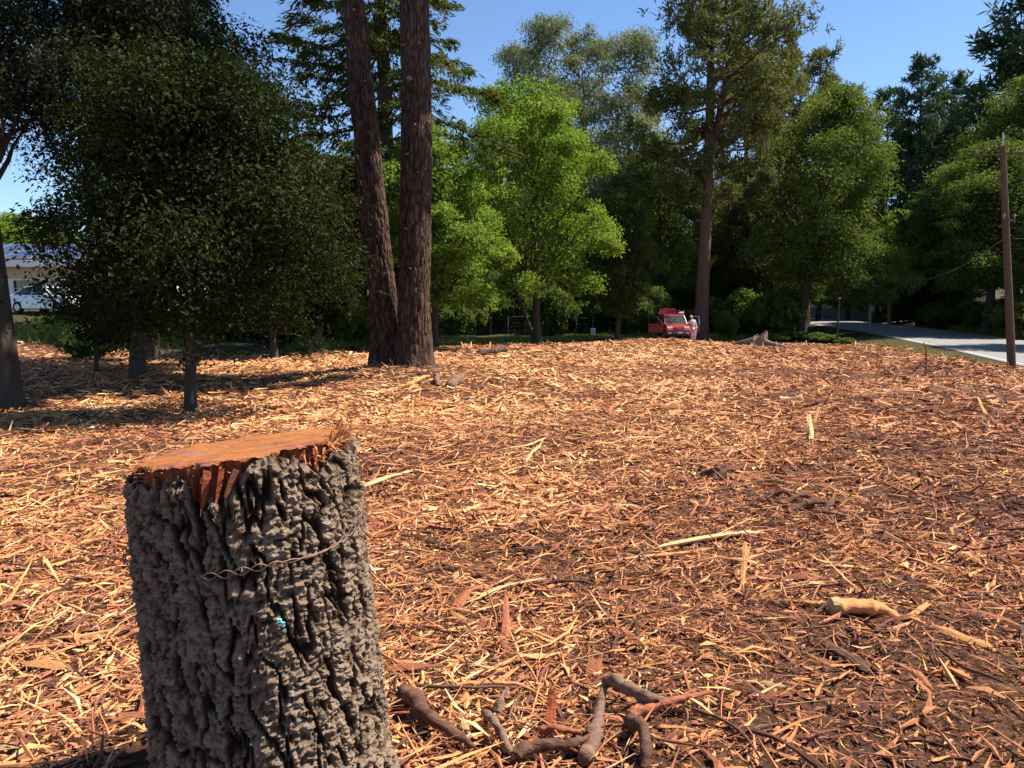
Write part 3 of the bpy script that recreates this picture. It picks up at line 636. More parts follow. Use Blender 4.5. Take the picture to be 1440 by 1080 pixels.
for root, tr_, d, g_, spots in ((tB, trB, 21.3, gB, ((579, 116, .085), (570, 68, .04), (591, 67, .05), (576, 220, .04), (586, 180, .045), (599, 240, .04), (574, 323, .04), (590, 245, .035), (603, 175, .045), (566, 117, .04), (601, 275, .05), (580, 378, .03))),
                               (tA, trA, 21.9, gA, ((501, 20, .05), (493, 58, .045), (516, 118, .04), (521, 190, .035)))):
    cx, rd = (cxB, rdB) if root is tB else (cxA, rdA)
    for px, py, r in spots:
        p = at(px, py, d)-g_; c = np.interp(p[2], cx[:, 2], cx[:, 0]); R_ = np.interp(p[2], cx[:, 2], rd)
        dx = np.clip((p[0]-c)/R_, -.97, .97); dy = -math.sqrt(1-dx*dx); cy = np.interp(p[2], cx[:, 2], cx[:, 1])
        o = np.array([dx, dy, 0]); a = np.array([c, cy, p[2]])+o*(R_-.05)
        MB().tube([a, a+o*.075, a+o*(.10+.5*r)+np.array([0, 0, -.01])], [r*.85, r*.75, r*.6], 9).build('branch_scar', M['scar'], root)
cr = conifer(40, 14.6, 28, 6.6, 70, 13000, .8, .3, trunk_r=.01, droop=.15)
for root, e in ((tA, cxA), (tB, cxB)):
    me = leaf_mesh('crown', cr[0]+np.array([np.interp(14, e[:, 2], e[:, 0])*1.1, 0, 0]), cr[1], M['leaf_redwood']); link('crown', me, None, root)
# redwood behind the twins
G = gd(556, 41)
make_tree('redwood_tree', 'tall redwood with long sweeping branches behind the twin firs', G,
          conifer(41, 6.5, 30, 7.6, 105, 52000, .34, .085, droop=.22, trunk_r=.55, upturn=.16, prof=lambda t: np.clip(1.05-t*.85, .05, 1)*np.clip(.55+t*2.2, 0, 1), tw=5, side=.36, flat=.5), 'leaf_redwood', 'bark_dark')

# ------------------------------------------------------------------ middle trees
G = gd(612, 37)
b10 = make_tree('laurel_tree', 'bright green rounded laurel right beside the thick twin trunk', G,
          broad(50, 1.2, 10.6, 3.6, 27, 36000, .16, .085, tips=34, fill=.12, squash=.72, trunk_r=.17, lean=(-.6, 0), offs=(.6, 0), lobe=(.2, .38), tip_s=.12), 'leaf_bright', 'bark_dark')
G = gd(755, 46)
b11 = make_tree('laurel_tree', 'largest bright green laurel with yellow green top standing in the grass', G,
          broad(51, 2.0, 16.1, 5.0, 36, 46000, .19, .105, tips=34, fill=.12, squash=.72, trunk_r=.22, lean=(-1.2, 0), offs=(.5, 0), lobe=(.17, .34), tip_s=.12,
                prof=lambda t: np.clip(np.where(t < .25, .75+t, 1.05-.55*np.clip(t-.3, 0, 1)**1.2), .2, 1)), 'leaf_bright', 'bark_dark')
G = gd(742, 47.5)
MBt = thing('dead_trunk', 'leaning dark bare trunk crossing the base of the largest bright laurel', 'tree', tuple(G))
MB().tube([(.5, 0, -.2), (.2, 0, .8), (-.5, .1, 2.6), (-1.4, .2, 4.6)], [.17, .14, .11, .05], 9).build('trunk', M['bark_dark'], MBt)
G = gd(868, 53)
dup(bush_tree, tuple(G), .7, (1.0, 1.0, 1.42), 'dark green upright laurel left of the red car', None, 'leaf_redwood')
for k, (px, d, ty, sx) in enumerate(((768, 76, 14, 1.0), (818, 80, 22, .95), (880, 73, 36, 1.05), (728, 84, 55, .95))):
    G = gd(px, d); H = hz(px, ty, d)-G[2]
    lab = ['silvery pale tall tree right above the bright laurel top', 'silvery pale tall tree with a thin pointed crown between two others', 'silvery pale tall tree touching the left branches of the big pine', 'silvery pale tall tree behind the redwood branch tips'][k]
    if k in (0, 1):
        eu = make_tree('eucalyptus_tree', lab, G, broad(60+k, H*.2, H, 5.4, 50, 30000, .3, .1, tips=22, fill=.08, trunk_r=.35, tip_s=.2, lobe=(.22, .36), droop=.8, prof=lambda t: np.clip(1.0-.62*t**1.6, .25, 1)*np.clip(.6+t*1.4, 0, 1)), 'leaf_silver', 'bark_grey', group='silvery tall trees')
        eh = H
        if k == 0: eu0, eh0 = eu, H
    else: dup(eu0, tuple(G), 1.7*k, (sx, sx, H/eh0), lab)
G = gd(985, 58.5)
bp = make_tree('pine_tree', 'tall pine with a straight reddish trunk behind the red car', G,
          pine(70, 10, 36, 7.4, 130, 5000, 10, .45, .11, lambda t: np.clip(.35+t*2.2, 0, 1)*np.clip(1.08-.72*t, .1, 1), .52, fork=13.5), 'leaf_pine', 'bark_red')
for k, (px, d, ty, s) in enumerate(((1085, 71, 58, 1.0), (1135, 78, 72, .9), (1040, 80, 20, 1.05))):
    G = gd(px, d); H = hz(px, ty, d)-G[2]
    lab = ['olive brown pine crown right of the big forked pine', 'pine with upswept shoots at its top above the oak', 'far pine filling the gap behind the forked pine'][k]
    if k == 0: p2 = make_tree('pine_tree', lab, G, pine(71, 4, H, 5.6, 110, 2700, 10, .5, .11, lambda t: np.clip(.6+t, 0, 1)*np.clip(1.1-.85*t, .12, 1), .38), 'leaf_pine', 'bark_red'); ph = H
    else: dup(p2, tuple(G), 2.1*k, (s, s, H/ph), lab)
G = gd(1126, 62)
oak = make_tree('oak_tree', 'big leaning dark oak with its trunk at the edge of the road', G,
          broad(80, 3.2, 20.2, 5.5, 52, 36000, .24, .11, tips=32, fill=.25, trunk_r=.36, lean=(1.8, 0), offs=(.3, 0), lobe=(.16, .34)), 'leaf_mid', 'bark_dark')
G = gd(1222, 60)
make_tree('small_oak_tree', 'small grey green oak overhanging the road beside the young staked tree', G,
          broad(81, 1.9, 6.9, 3.1, 26, 18000, .17, .075, tips=30, fill=.25, trunk_r=.13), 'leaf_mid', 'bark_grey')
G = gd(1075, 80); dup(oak, tuple(G), 2.4, (.72, .72, .72), 'dark oak in shade behind the weathered stump')
G = gd(930, 70); dup(oak, tuple(G), 4.0, (.8, .8, .85), 'dark oak directly behind the roof of the red car')
G = gd(1020, 86); dup(oak, tuple(G), 1.2, (.7, .7, .8), 'shaded oak seen right of the pine trunk')
# far right conifers and broadleaf mass
for k, (px, d, ty, s) in enumerate(((1278, 100, 84, 1.0), (1318, 106, 108, 1.0), (1356, 98, 124, .85), (1442, 74, -110, 1.5), (1235, 112, 128, 1.0), (1395, 112, 168, 1.0), (1180, 108, 130, 1.0))):
    G = gd(px, d); H = hz(px, ty, d)-G[2]
    lab = ['slender dark conifer, tallest behind the far utility pole', 'dark conifer with drooping tiers left of the shorter conifer', 'short pointed conifer at the dip of the treeline', 'huge black green conifer towering over the near utility pole',
           'far conifer just right of the big oak crown', 'far conifer behind the near utility pole crossarm', 'far conifer hidden behind the big oak crown'][k]
    if k == 0: cf = make_tree('conifer_tree', lab, G, pine(90, 5, H, 8.5, 130, 2600, 9, .75, .17, lambda t: np.clip(1.05-.9*t, .1, 1), .4), 'leaf_fir', 'bark_dark', group='dark conifers'); ch = H
    else: dup(cf, tuple(G), 1.3*k, (s, s, H/ch), lab)
G = gd(1300, 78)
y1 = make_tree('maple_tree', 'fresh yellow green broadleaf tree behind the far utility pole', G,
          broad(91, 3.6, 13.6, 4.6, 40, 24000, .3, .16, tips=26, fill=.2, trunk_r=.25), 'leaf_bright', 'bark_grey')
for k, (px, d, s, sz) in enumerate(((1412, 58, .95, .74), (1470, 84, .7, .6), (1452, 66, 1.1, 1.0), (1395, 96, 1.1, .9), (1520, 58, .8, .6), (1225, 100, .9, .75), (1318, 78, .55, .3), (1560, 45, .8, .62), (1720, 42, .6, .45), (1490, 78, 1.1, 1.0))):
    G = gd(px, d)
    dup(oak, tuple(G-np.array([1.5*s, 0, 0])), .9+1.7*k, (s, s, sz), ['leafy oak right behind the near utility pole', 'dark oak overhanging the far side of the road', 'tall oak at the right of the near utility pole', 'oak rising behind the grey house roof', 'oak across the road beyond the near pole',
        'far oak behind the small grey green oak', 'low spreading oak just below the grey house roof', 'roadside oak further along the road past the pole', 'roadside oak casting shade on the road', 'tall oak behind the leafy oak of the near pole'][k])
# background wood closing the gaps
bgk = 0
for px, d, s in ((470, 70, .9), (540, 84, 1.0), (610, 72, .85), (665, 88, 1.0), (700, 68, .7), (790, 92, .95), (850, 84, .8), (905, 96, 1.0), (985, 98, 1.1), (1060, 100, 1.0), (1120, 104, .9), (330, 74, .8), (420, 92, .95), (250, 88, .75)):
    G = gd(px, d); dup(oak, tuple(G-np.array([1.5*s, 0, 0])), bgk*1.1, (s, s, s*(.8+.3*((bgk*7) % 5)/5)), 'tree in the dark wood closing off the back of the clearing', 'trees of the dark background wood'); bgk += 1
for k, px in enumerate(range(520, 1260, 42)):
    d = 84+(k*11) % 9; G = gd(px, d); s_ = 1.3+.4*((k*5) % 4)/4; dup(bush_tree, tuple(G), k*1.3, (s_*1.25, s_, s_*.95), 'laurel of the evergreen thicket at the back of the wood', 'laurels of the back thicket', 'leaf_mid')
G = gd(25, 96); dup(y1, tuple(G), 0, (1.6, 1.2, .82), 'sunlit tree on the rise behind the solar roof house')
G = gd(-60, 100); dup(y1, tuple(G), 2, (1.6, 1.2, .9), 'pale green tree beside the one behind the solar roof house')

# ------------------------------------------------------------------ shrubs
sh = broad(95, .05, 1.25, .95, 14, 5000, .11, .05, tips=20, fill=.3, trunk_r=.03, limbs=False, trunk_top=.5)
shrub = None; sk = 0
def put_shrub(px, d, s, lab, group=None):
    global shrub, sk
    G = gd(px, d); sk += 1
    if shrub is None:
        shrub = make_tree('shrub', lab, G, sh, 'leaf_mid', 'bark_dark', group=group, cat='shrub'); shrub.scale = s; return
    r = dup(shrub, tuple(G), sk*1.7, s, lab)
    if group: r['group'] = group
    elif 'group' in r: del r['group']
for px, d, s in ((1085, 57, (1.2, .8, .5)), (1108, 58, (1.2, .8, .6)), (1130, 57, (1.3, .8, .65)), (1150, 56, (1.2, .9, .6)), (1168, 54.5, (1.0, .8, .5)), (1190, 53, (.9, .7, .35))):
    put_shrub(px, d, s, 'low dark green shrub in the row along the road edge', 'low shrubs at the road edge')
put_shrub(1021, 60, (1.1, 1.0, 1.7), 'bright leafy shrub between the pine trunk and the weathered stump')
for k, px in enumerate(range(300, 540, 22)):
    put_shrub(px, 37+(k*5) % 4, (1.7, 1.2, 1.5+.5*((k*3) % 4)/4), 'dark shrub in the hedge below the parked cars', 'hedge shrubs in shade')
for k, px in enumerate((640, 672, 700, 726, 780, 806, 838, 862, 890, 915, 1000, 1045, 1070, 1100)):
    put_shrub(px, 62+(k*7) % 9, (2.6, 2.0, 2.6+.9*((k*3) % 5)/5), 'tall dark shrub in the undergrowth below the background wood', 'undergrowth shrubs')
for k, px in enumerate((1270, 1300, 1330, 1362, 1395, 1425, 1450, 1480)):
    G = gd(px, 66-3*k); put_shrub(px, [84, 78, 72, 66, 61, 57, 54, 52][k], (2.6, 1.8, 2.0+.8*((k*3) % 4)/4), 'dense shrub on the bank across the road', 'shrubs on the far bank')
put_shrub(125, 29, (1.3, 1.0, 1.0), 'small shrub at the grass edge near the stout trunked oak')

# ------------------------------------------------------------------ grass
def grass(label, pts, n, h, m='grass', seed=1):
    rng = rs(seed); P = np.array([gd(px, d) for px, d in pts]); # quad corners a,b (near) c,d (far)
    u, v = rng.rand(n, 1), rng.rand(n, 1)
    xy = ((P[0]*(1-u)+P[1]*u)*(1-v)+(P[3]*(1-u)+P[2]*u)*v)[:, :2]+rng.normal(0, .35, (n, 2))
    keep = road_dist(xy[:, 0], xy[:, 1])[0] > 4.0; xy = xy[keep]; n = len(xy)
    z = Zm(xy[:, 0], xy[:, 1]); B = np.c_[xy, z-.02]; a = rng.uniform(0, 6.28, n); cl = np.clip(1+.7*fbm(np.c_[xy/1.2, 0*z], 2), .25, 2)
    hh = h*cl*rng.uniform(.5, 1.3, n); s = np.c_[np.cos(a), np.sin(a), 0*a]*(.018+.01*rng.rand(n))[:, None]; ln = np.c_[rng.normal(0, .3, (n, 2))*hh[:, None], hh]
    V = np.stack([B-s, B+s, B+ln*.6+s*.7, B+ln], 1)
    g = link('grass', leaf_mesh('grass', V, np.clip(rng.normal(.5, .22, n), 0, 1), M[m]), kind='stuff'); tag(g, label, 'grass')
grass('sunlit green grass strip below the solar roof house', ((40, 33.5), (265, 34), (265, 39), (40, 39)), 9000, .22, seed=1)
grass('green grass around the trunk of the largest bright laurel', ((640, 47), (830, 53), (860, 60), (640, 56)), 9000, .2, seed=2)
grass('grass around the small pale box by the fence', ((800, 57), (925, 58), (940, 66), (790, 66)), 6000, .22, seed=3)
grass('yellow green grass behind the weathered stump', ((995, 59), (1075, 60), (1075, 68), (1000, 68)), 6000, .25, seed=4)
grass('dry short grass on the road verge by the near utility pole', ((1215, 44), (1490, 27), (1500, 29.5), (1245, 49)), 9000, .07, 'dry_grass', 5)
grass('long grass on the bank across the road', ((1340, 60), (1500, 46), (1520, 50), (1340, 66)), 7000, .5, seed=6)
grass('green grass in the shade behind the twin firs', ((420, 34), (560, 38), (640, 46), (440, 42)), 7000, .3, seed=7)

# ------------------------------------------------------------------ loose wood in the foreground
def stick(name, label, pts, r, m, cat='branch', group=None, n=8, zoff=None, wob=.06, seed=0, flat=1.0, lump=.42):
    """pts: pixels on the ground, with optional lift in metres"""
    rng = rs(seed+len(label)); W_ = []
    for p in pts:
        g_ = gp(p[0], p[1]); g_ = np.array([g_[0], g_[1], z1(g_[0], g_[1])+(p[2] if len(p) > 2 else r*.6)]); W_.append(g_)
    W_ = np.array(W_); base = W_[0].copy(); n = max(n, 12) if r > .009 else n; P_ = smooth_line(W_-base, 12); L = len(P_)
    P_ += np.stack([fbm(np.c_[np.linspace(0, L/9, L)+seed*9.7+k*50, np.zeros(L), np.zeros(L)], 2) for k in range(3)], 1)*r*wob*6
    rr_ = r*np.interp(np.linspace(0, 1, L), [0, .08, .6, 1], [.8, 1, .8, .35])*(1+.16*vnoise(np.c_[np.arange(L)*.35+seed, np.zeros(L), np.zeros(L)]))
    V, Fq = tube(P_, rr_, n); V[:, 2] = V[:, 2]
    rad = V-np.repeat(P_, n, 0); V = np.repeat(P_, n, 0)+rad*(1+lump*fbm((np.repeat(P_, n, 0)+rad)/(r*1.3)+seed, 3)[:, None])*np.array([1, 1, flat])
    caps = [list(range(n-1, -1, -1)), list(range((L-1)*n, L*n))]
    o = link(name, mesh(name, V, [Fq, np.array(caps)], smooth=True), M[m], loc=tuple(base)); return tag(o, label, cat, group)
def shard(name, label, pts, r, m, cat='shard', group=None, seed=0, **kw):
    """flat split piece: a few angular slats lying side by side, pointed at the ends, joined as one torn piece"""
    rng = rs(900+seed); W_ = []
    for p in pts:
        g_ = gp(p[0], p[1]); W_.append([g_[0], g_[1], z1(g_[0], g_[1])+(p[2] if len(p) > 2 else r*.4)])
    W_ = np.array(W_); base = W_[0].copy(); W_ = W_-base; L = np.linalg.norm(W_[-1]-W_[0]); parts = []
    for k in range(8):
        t0, t1 = (0, 1) if k == 0 else sorted(rng.uniform(-.08, 1.08, 2)); t1 = max(t1, t0+.3); t = np.linspace(t0, t1, 6); tt = np.clip(t, 0, 1)
        src = np.linspace(0, 1, len(W_)); P_ = np.stack([np.interp(tt, src, W_[:, c]) for c in range(3)], 1)+(W_[-1]-W_[0])*(t-tt)[:, None]
        d = nrm((W_[-1]-W_[0])[None])[0]; s_ = nrm(np.cross(d, [0.05, .1, 1.])[None])[0]; u = np.cross(s_, d); off = 0 if k == 0 else rng.uniform(-.9, .9)*r
        w_ = (r if k == 0 else r*rng.uniform(.25, .6))*np.array([.45, .85, 1, .95, .8, .3] if k % 2 else [.2, .7, 1, .9, .85, .5])*rng.uniform(.7, 1.25, 6); h_ = w_*rng.uniform(.35, .6)
        P_ = P_+s_*off+u*rng.uniform(-.1, .25)*r+s_*((t-.5)*rng.normal(0, .07 if k else .01)*L)[:, None]+s_*rng.normal(0, .08*r, (6, 1))+u*rng.normal(0, .06*r, (6, 1))
        V = np.stack([P_+s_*w_[:, None]+u*h_[:, None]*.3, P_+s_*w_[:, None]*.2+u*h_[:, None], P_-s_*w_[:, None]*.9+u*h_[:, None]*.5, P_-s_*w_[:, None]*.8-u*h_[:, None]*.6, P_+s_*w_[:, None]*.8-u*h_[:, None]*.6], 1).reshape(-1, 3)
        i = np.arange(5)[:, None]*5; j = np.arange(5)[None]; k_ = (j+1) % 5
        parts.append((V, np.stack(np.broadcast_arrays(i+j, i+k_, i+5+k_, i+5+j), -1).reshape(-1, 4)))
    V, Fq = joinVF(parts); return tag(link(name, mesh(name, V, Fq), M[m], loc=tuple(base)), label, cat, group)
stick('root', 'thick forked grey root standing up beside the tall stump', ((825, 1085, .035), (838, 1040, .035), (842, 1010, .035), (852, 992, 0.105)), .032, 'w_grey', n=10, seed=1)
stick('root', 'grey bent root arm running right from the forked root', ((850, 990, 0.110), (880, 1000, 0.105), (915, 1006, 0.070), (945, 1003, 0.045)), .028, 'w_grey', n=10, seed=2)
stick('branch', 'straight brown branch with a pale broken tip near the forked root', ((885, 1020, 0.045), (930, 1012, 0.060), (970, 1003, 0.065), (1000, 993, 0.055)), .016, 'w_red', n=9, seed=3)
stick('root', 'dark curved root like a hoop near the bottom of the forked root', ((880, 1030, .035), (898, 1045, 0.075), (906, 1070, 0.075), (905, 1095, .035)), .028, 'w_dark', n=10, seed=4)
stick('branch', 'brown log branch lying across the foot of the forked root', ((725, 1080, .035), (760, 1072, 0.065), (800, 1068, 0.065), (830, 1056, 0.055)), .026, 'w_dark', n=10, seed=5)
stick('branch', 'short grey forked branch left of the red splinter', ((683, 1025, 0.065), (697, 1050, 0.075), (712, 1070, 0.055), (728, 1080, .035)), .018, 'w_grey', n=9, seed=6)
stick('branch', 'crooked grey twig rising from the short grey forked branch', ((700, 1026, 0.065), (708, 1008, 0.085), (713, 990, 0.075)), .014, 'w_grey', n=8, seed=7)
stick('branch', 'brown stick with frayed end lying behind the forked root', ((755, 1040, .035), (790, 1045, 0.055), (818, 1048, 0.045)), .016, 'w_red', n=9, seed=8)
stick('root', 'dark root sloping away from the base of the tall stump', ((566, 990, 0.055), (590, 1018, 0.075), (620, 1045, 0.075), (660, 1065, 0.045)), .034, 'w_dark', n=11, seed=9)
shard('wood_splinter', 'upright red splinter of heartwood stuck in the chips', ((772, 1032, 0.025), (774, 1020, 0.075), (776, 1014, 0.125)), .018, 'heart', 'splinter', seed=10)
stick('branch', 'long thin brown twig trailing toward the tall stump', ((585, 975, .035), (640, 985, 0.055), (700, 983, 0.055), (760, 985, .035)), .0075, 'w_dark', n=6, seed=11)
stick('branch', 'long pale stick curving behind the red splinter', ((640, 975, .035), (700, 978, 0.055), (740, 985, 0.055), (775, 998, .035)), .011, 'w_orange', n=7, seed=12)
stick('branch', 'long dark twig curving over bare soil near the half log', ((975, 1010, .035), (1010, 1025, 0.045), (1045, 1050, 0.045), (1070, 1085, .035)), .009, 'w_dark', n=7, seed=13)
stick('branch', 'thin bowed dark twig across the chips right of the half log', ((1320, 925, .035), (1360, 955, 0.045), (1400, 970, 0.045), (1445, 990, .035)), .009, 'w_dark', n=7, seed=14)
# pale splintered timber and the half log
shard('timber_shard', 'long pale shard of split timber lying across the chips', ((1075, 757, .03), (1030, 760, .04), (975, 768, .04), (925, 778, .03)), .044, 'w_pale', 'shard', seed=15)
shard('timber_shard', 'ragged orange shard under the long pale shard', ((1010, 773, .01), (955, 783, .02), (880, 790, .02), (840, 797, .01)), .022, 'w_orange', 'shard', seed=16)
shard('timber_shard', 'orange splinter standing on end below the long pale shard', ((1043, 836, 0), (1044, 822, .06), (1046, 812, .15), (1046, 806, .2)), .017, 'w_orange', 'splinter', seed=17)
hl = stick('half_log', 'short split log with a pale sawn end lying on bare soil', ((1171, 868, .06), (1200, 867, .06), (1235, 870, .055), (1262, 876, .03)), .058, 'w_orange', 'log', n=14, seed=18, flat=.8, wob=.01, lump=.14)
MB().tube([(-.012, 0, 0), (.03, 0, 0)], [.044, .05], 12).build('sawn_end', M['w_pale'], hl)
shard('half_log', 'frayed pale splinter trailing from the end of the split log', ((1255, 877, .02), (1280, 874, .03), (1305, 860, .05)), .016, 'w_orange', 'splinter', seed=19)
shard('bark_slab', 'dark red slab of bark on the soil below the split log', ((1147, 908, .03), (1175, 925, .04), (1200, 938, .03), (1222, 950, .01)), .030, 'w_dark', 'bark', seed=20)
shard('timber_shard', 'flat cream shard lying above the split log', ((1160, 799, .01), (1190, 801, .02), (1225, 804, .01)), .018, 'w_pale', 'shard', seed=21)
shard('timber_shard', 'curved cream shard on bare soil left of the split log', ((1085, 818, .01), (1110, 821, .02), (1140, 812, .02)), .014, 'w_pale', 'shard', seed=22)
shard('timber_shard', 'long reddish board splinter half buried in the dark patch', ((1100, 678, .02), (1150, 678, .03), (1205, 674, .02)), .030, 'w_red', 'shard', seed=23)
stick('branch', 'long dark branch leading to the reddish board splinter', ((980, 692, .0), (1030, 688, .03), (1085, 681, .04), (1105, 679)), .016, 'w_dark', n=7, seed=24)
shard('timber_shard', 'small post like splinter poking up from the chips', ((1143, 627, 0), (1140, 615, .12), (1137, 607, .24)), .022, 'w_pale', 'splinter', seed=25)
shard('timber_shard', 'wide yellow shard lying by the right side of the tall stump', ((508, 690, .02), (540, 680, .05), (575, 668, .03)), .04, 'w_pale', 'shard', seed=26)
shard('timber_shard', 'long straight orange shard behind the wide yellow shard', ((600, 664, .02), (640, 657, .03), (680, 651, .02)), .022, 'w_orange', 'shard', seed=27)
shard('timber_shard', 'cream shard with a dark end in the middle of the chips', ((708, 635, .02), (745, 629, .03), (770, 617, .02)), .026, 'w_pale', 'shard', seed=28)
shard('timber_shard', 'folded pale chip leaning like a tent on the chips', ((735, 657, 0), (748, 647, .09), (760, 641, .12)), .018, 'w_pale', 'shard', seed=29)
shard('timber_shard', 'pale pair of crossed slivers pointing at the tall stump', ((665, 850, .02), (705, 835, .04), (768, 820, .03)), .014, 'w_pale', 'shard', seed=30)
shard('bark_slab', 'reddish curled bark strip near the right edge of the tall stump', ((640, 862, .01), (655, 845, .05), (680, 832, .03)), .026, 'w_red', 'bark', seed=31)
shard('bark_slab', 'upright red bark curl among thin twigs', ((708, 920, 0), (712, 895, .06), (712, 868, .12)), .02, 'w_red', 'bark', seed=32)
rgt = rs(123)
for k in range(30):
    x0, y0 = rgt.uniform(570, 1030), rgt.uniform(965, 1070); a = rgt.normal(.1, .7); l = rgt.uniform(35, 120)
    pts_ = [(x0-l*.5*math.cos(a), y0+l*.3*math.sin(a), .01), (x0+rgt.normal(0, 8), y0+rgt.normal(0, 8), rgt.uniform(.02, .07)), (x0+l*.5*math.cos(a), y0-l*.3*math.sin(a), rgt.uniform(.005, .05))]
    stick('twig', 'thin brown twig tangled among the roots beside the tall stump', pts_, rgt.uniform(.003, .0075), ('w_grey', 'w_dark', 'w_red')[k % 3], 'twig', 'twigs tangled among the roots', n=5, seed=200+k)
# dark clump of churned roots
for k, (a, b) in enumerate((((985, 670), (1030, 676)), ((1000, 678), (1045, 668)), ((1080, 700), (1125, 712)), ((1095, 715), (1150, 706)), ((1110, 722), (1175, 716)), ((1150, 728), (1190, 712)))):
    stick('root', 'black churned root in the dark hollow beside the reddish board', ((a[0], a[1], .01), ((a[0]+b[0])/2, (a[1]+b[1])/2, .09), (b[0], b[1], .01)), .028, 'w_dark', 'root', 'black roots in the dark hollow', n=7, seed=40+k)
# individually placed pieces
KINDS = [('wood_splinter', 'pale tan sliver of wood lying loose on the chips', 'w_pale', (.14, .012), 62), ('wood_splinter', 'orange sliver of wood lying loose on the chips', 'w_orange', (.16, .013), 72),
         ('bark_strip', 'red brown strip of bark lying loose on the chips', 'w_red', (.15, .016), 62), ('twig', 'dark brown broken twig lying loose on the chips', 'w_dark', (.24, .007), 46), ('twig', 'thin grey twig lying loose on the chips', 'w_grey', (.3, .005), 36)]
rng = rs(77)
for nm, lab, m, (L0, W0), cnt in KINDS:
    temps = []
    for v_ in range(8):
        tt = np.linspace(-.5, .5, 6); kk = 1.0 if 'twig' in nm else .35; P_ = np.stack([tt, kk*(.08*rng.normal()*(tt*2)**2+.02*rng.normal(0, 1, 6)), kk*.07*np.abs(rng.normal())*(1-(tt*2)**2)], 1)
        nn = 5 if 'twig' in nm else 4; wv = W0/L0*rng.uniform(.6, 1.3, 6)*np.array([.3, .9, 1, 1, .9, .25]); V, Fq = tube(P_, wv, nn); c_ = np.repeat(P_, nn, 0)
        V = c_+(V-c_)*np.array([1, 1, .38 if 'twig' not in nm else .9])*(1+.32*rng.normal(0, 1, (len(V), 1)).clip(-1, 1))
        me = mesh(nm, V, Fq); me.materials.append(M[m]); temps.append(me)
    k = 0
    while k < cnt:
        r = math.sqrt(rng.uniform(2.2**2, 7.2**2)); a = math.radians(rng.uniform(-36, 36)); x, y = r*math.sin(a), r*math.cos(a)
        if math.hypot(x-STUMP[0], y-STUMP[1]) < .6: continue
        o = link(nm, temps[rng.randint(8)]); s = L0*float(np.clip(rng.lognormal(.15, .4), .5, 2.3)); o.scale = (s,)*3
        o.location = (x, y, z1(x, y)+.012+W0*.5); o.rotation_euler = (rng.normal(0, .3), rng.normal(0, .12), rng.uniform(0, 6.28) if rng.rand() < .5 else rng.normal(.3, .5))
        tag(o, lab, 'twig' if nm == 'twig' else ('bark' if 'bark' in nm else 'splinter'), {'w_pale': 'pale slivers', 'w_orange': 'orange slivers', 'w_red': 'bark strips', 'w_dark': 'dark twigs', 'w_grey': 'grey twigs'}[m]); k += 1
# stick standing in the field, logs
def gpole(name, label, px, py, top, r, m, cat):
    g_ = gp(px, py); return g_
g_ = gp(1301, 530); t_ = at(1299, 481, g_[1])
o = thing('standing_stick', 'thin bare stick standing upright in the chips near the road', 'stick', tuple(g_))
MB().tube([(0, 0, -.15), (.01, 0, .4), (-.02, 0, (t_-g_)[2]*.75), ((t_-g_)[0], 0, (t_-g_)[2])], [.03, .026, .022, .012], 7).build('stem', M['w_red'], o)
MB().tube([(0, 0, (t_-g_)[2]*.6), (-.05, 0, (t_-g_)[2]*.85), (.08, .03, (t_-g_)[2]*1.02)], [.012, .01, .005], 5).build('side_twig', M['w_red'], o)
g2 = gp(1279, 525); o = thing('leaning_stick', 'thin dark stick leaning left of the upright bare stick', 'stick', tuple(g2))
MB().tube([(0, 0, -.1), (.25, 0, .2), (.5, 0, .5)], [.018, .015, .008], 6).build('stem', M['w_dark'], o)
for px, py, L, r, rot, lab in ((690, 499, 1.0, .16, .35, 'short cut log lying in the sun right of the twin firs'), (704, 497, .5, .17, .5, 'dark ended log round beside the short cut log')):
    g_ = gp(px, py); o = thing('cut_log', lab, 'log', (g_[0], g_[1], g_[2]+r*.8), rot)
    t = np.linspace(-.5, .5, 7)*L; MB().tube(np.c_[t, 0*t, .02*np.sin(t*5)], r*(1+.06*np.sin(t*9)), 14, cap=False).build('bark', M['bark_red'], o)
    for s_ in (-1, 1): MB().tube([(s_*L*.44, 0, 0), (s_*L*.497, 0, 0)], [r*.9, r*.9], 14).build('cut_end', M['w_orange' if s_ < 0 else 'w_dark'], o)
stick('branch', 'peeled pale branch lying at the foot of the twin firs', ((572, 545, .04), (590, 539, .08), (603, 531, .05)), .055, 'w_orange', n=7, seed=60)
stick('log_round', 'small grey log lying near the foot of the twin firs', ((613, 535, .08), (615, 541, .08), (616, 546, .08)), .08, 'w_grey', 'log', n=9, seed=61)
stick('log_round', 'grey broken log chunk right of the small grey log', ((634, 547, .08), (642, 540, .1), (650, 534, .08)), .12, 'w_grey', 'log', n=9, seed=62)
stick('branch', 'thin curved branch on the ground before the twin firs', ((565, 548, .02), (590, 546, .05), (605, 550, .03)), .03, 'w_dark', n=6, seed=63)
stick('branch', 'dark branch lying in sun far across the chips', ((1034, 498, .03), (1050, 497, .06), (1064, 497, .03)), .06, 'w_dark', n=6, seed=64)
# brush heap under twin firs
hb_ = []; rg = rs(66)
for k in range(420):
    a = rg.uniform(0, 6.28); r = 1.9*math.sqrt(rg.rand()); x, y = TWIN[0]-.15+r*math.cos(a)*1.1, TWIN[1]-.9+r*math.sin(a)*.6; z = z1(x, y)
    hb_.append(splinter(None, (x, y, z), (rg.normal(), rg.normal()*.6, abs(rg.normal())*.25), rg.uniform(.15, .5), rg.uniform(.012, .03), None, None, rg))
Vv, Ff = joinVF(hb_); tag(link('brush_litter', mesh('brush_litter', Vv, Ff), M['w_grey'], kind='stuff'), 'dry twigs and needle litter heaped around the twin fir bases', 'litter')

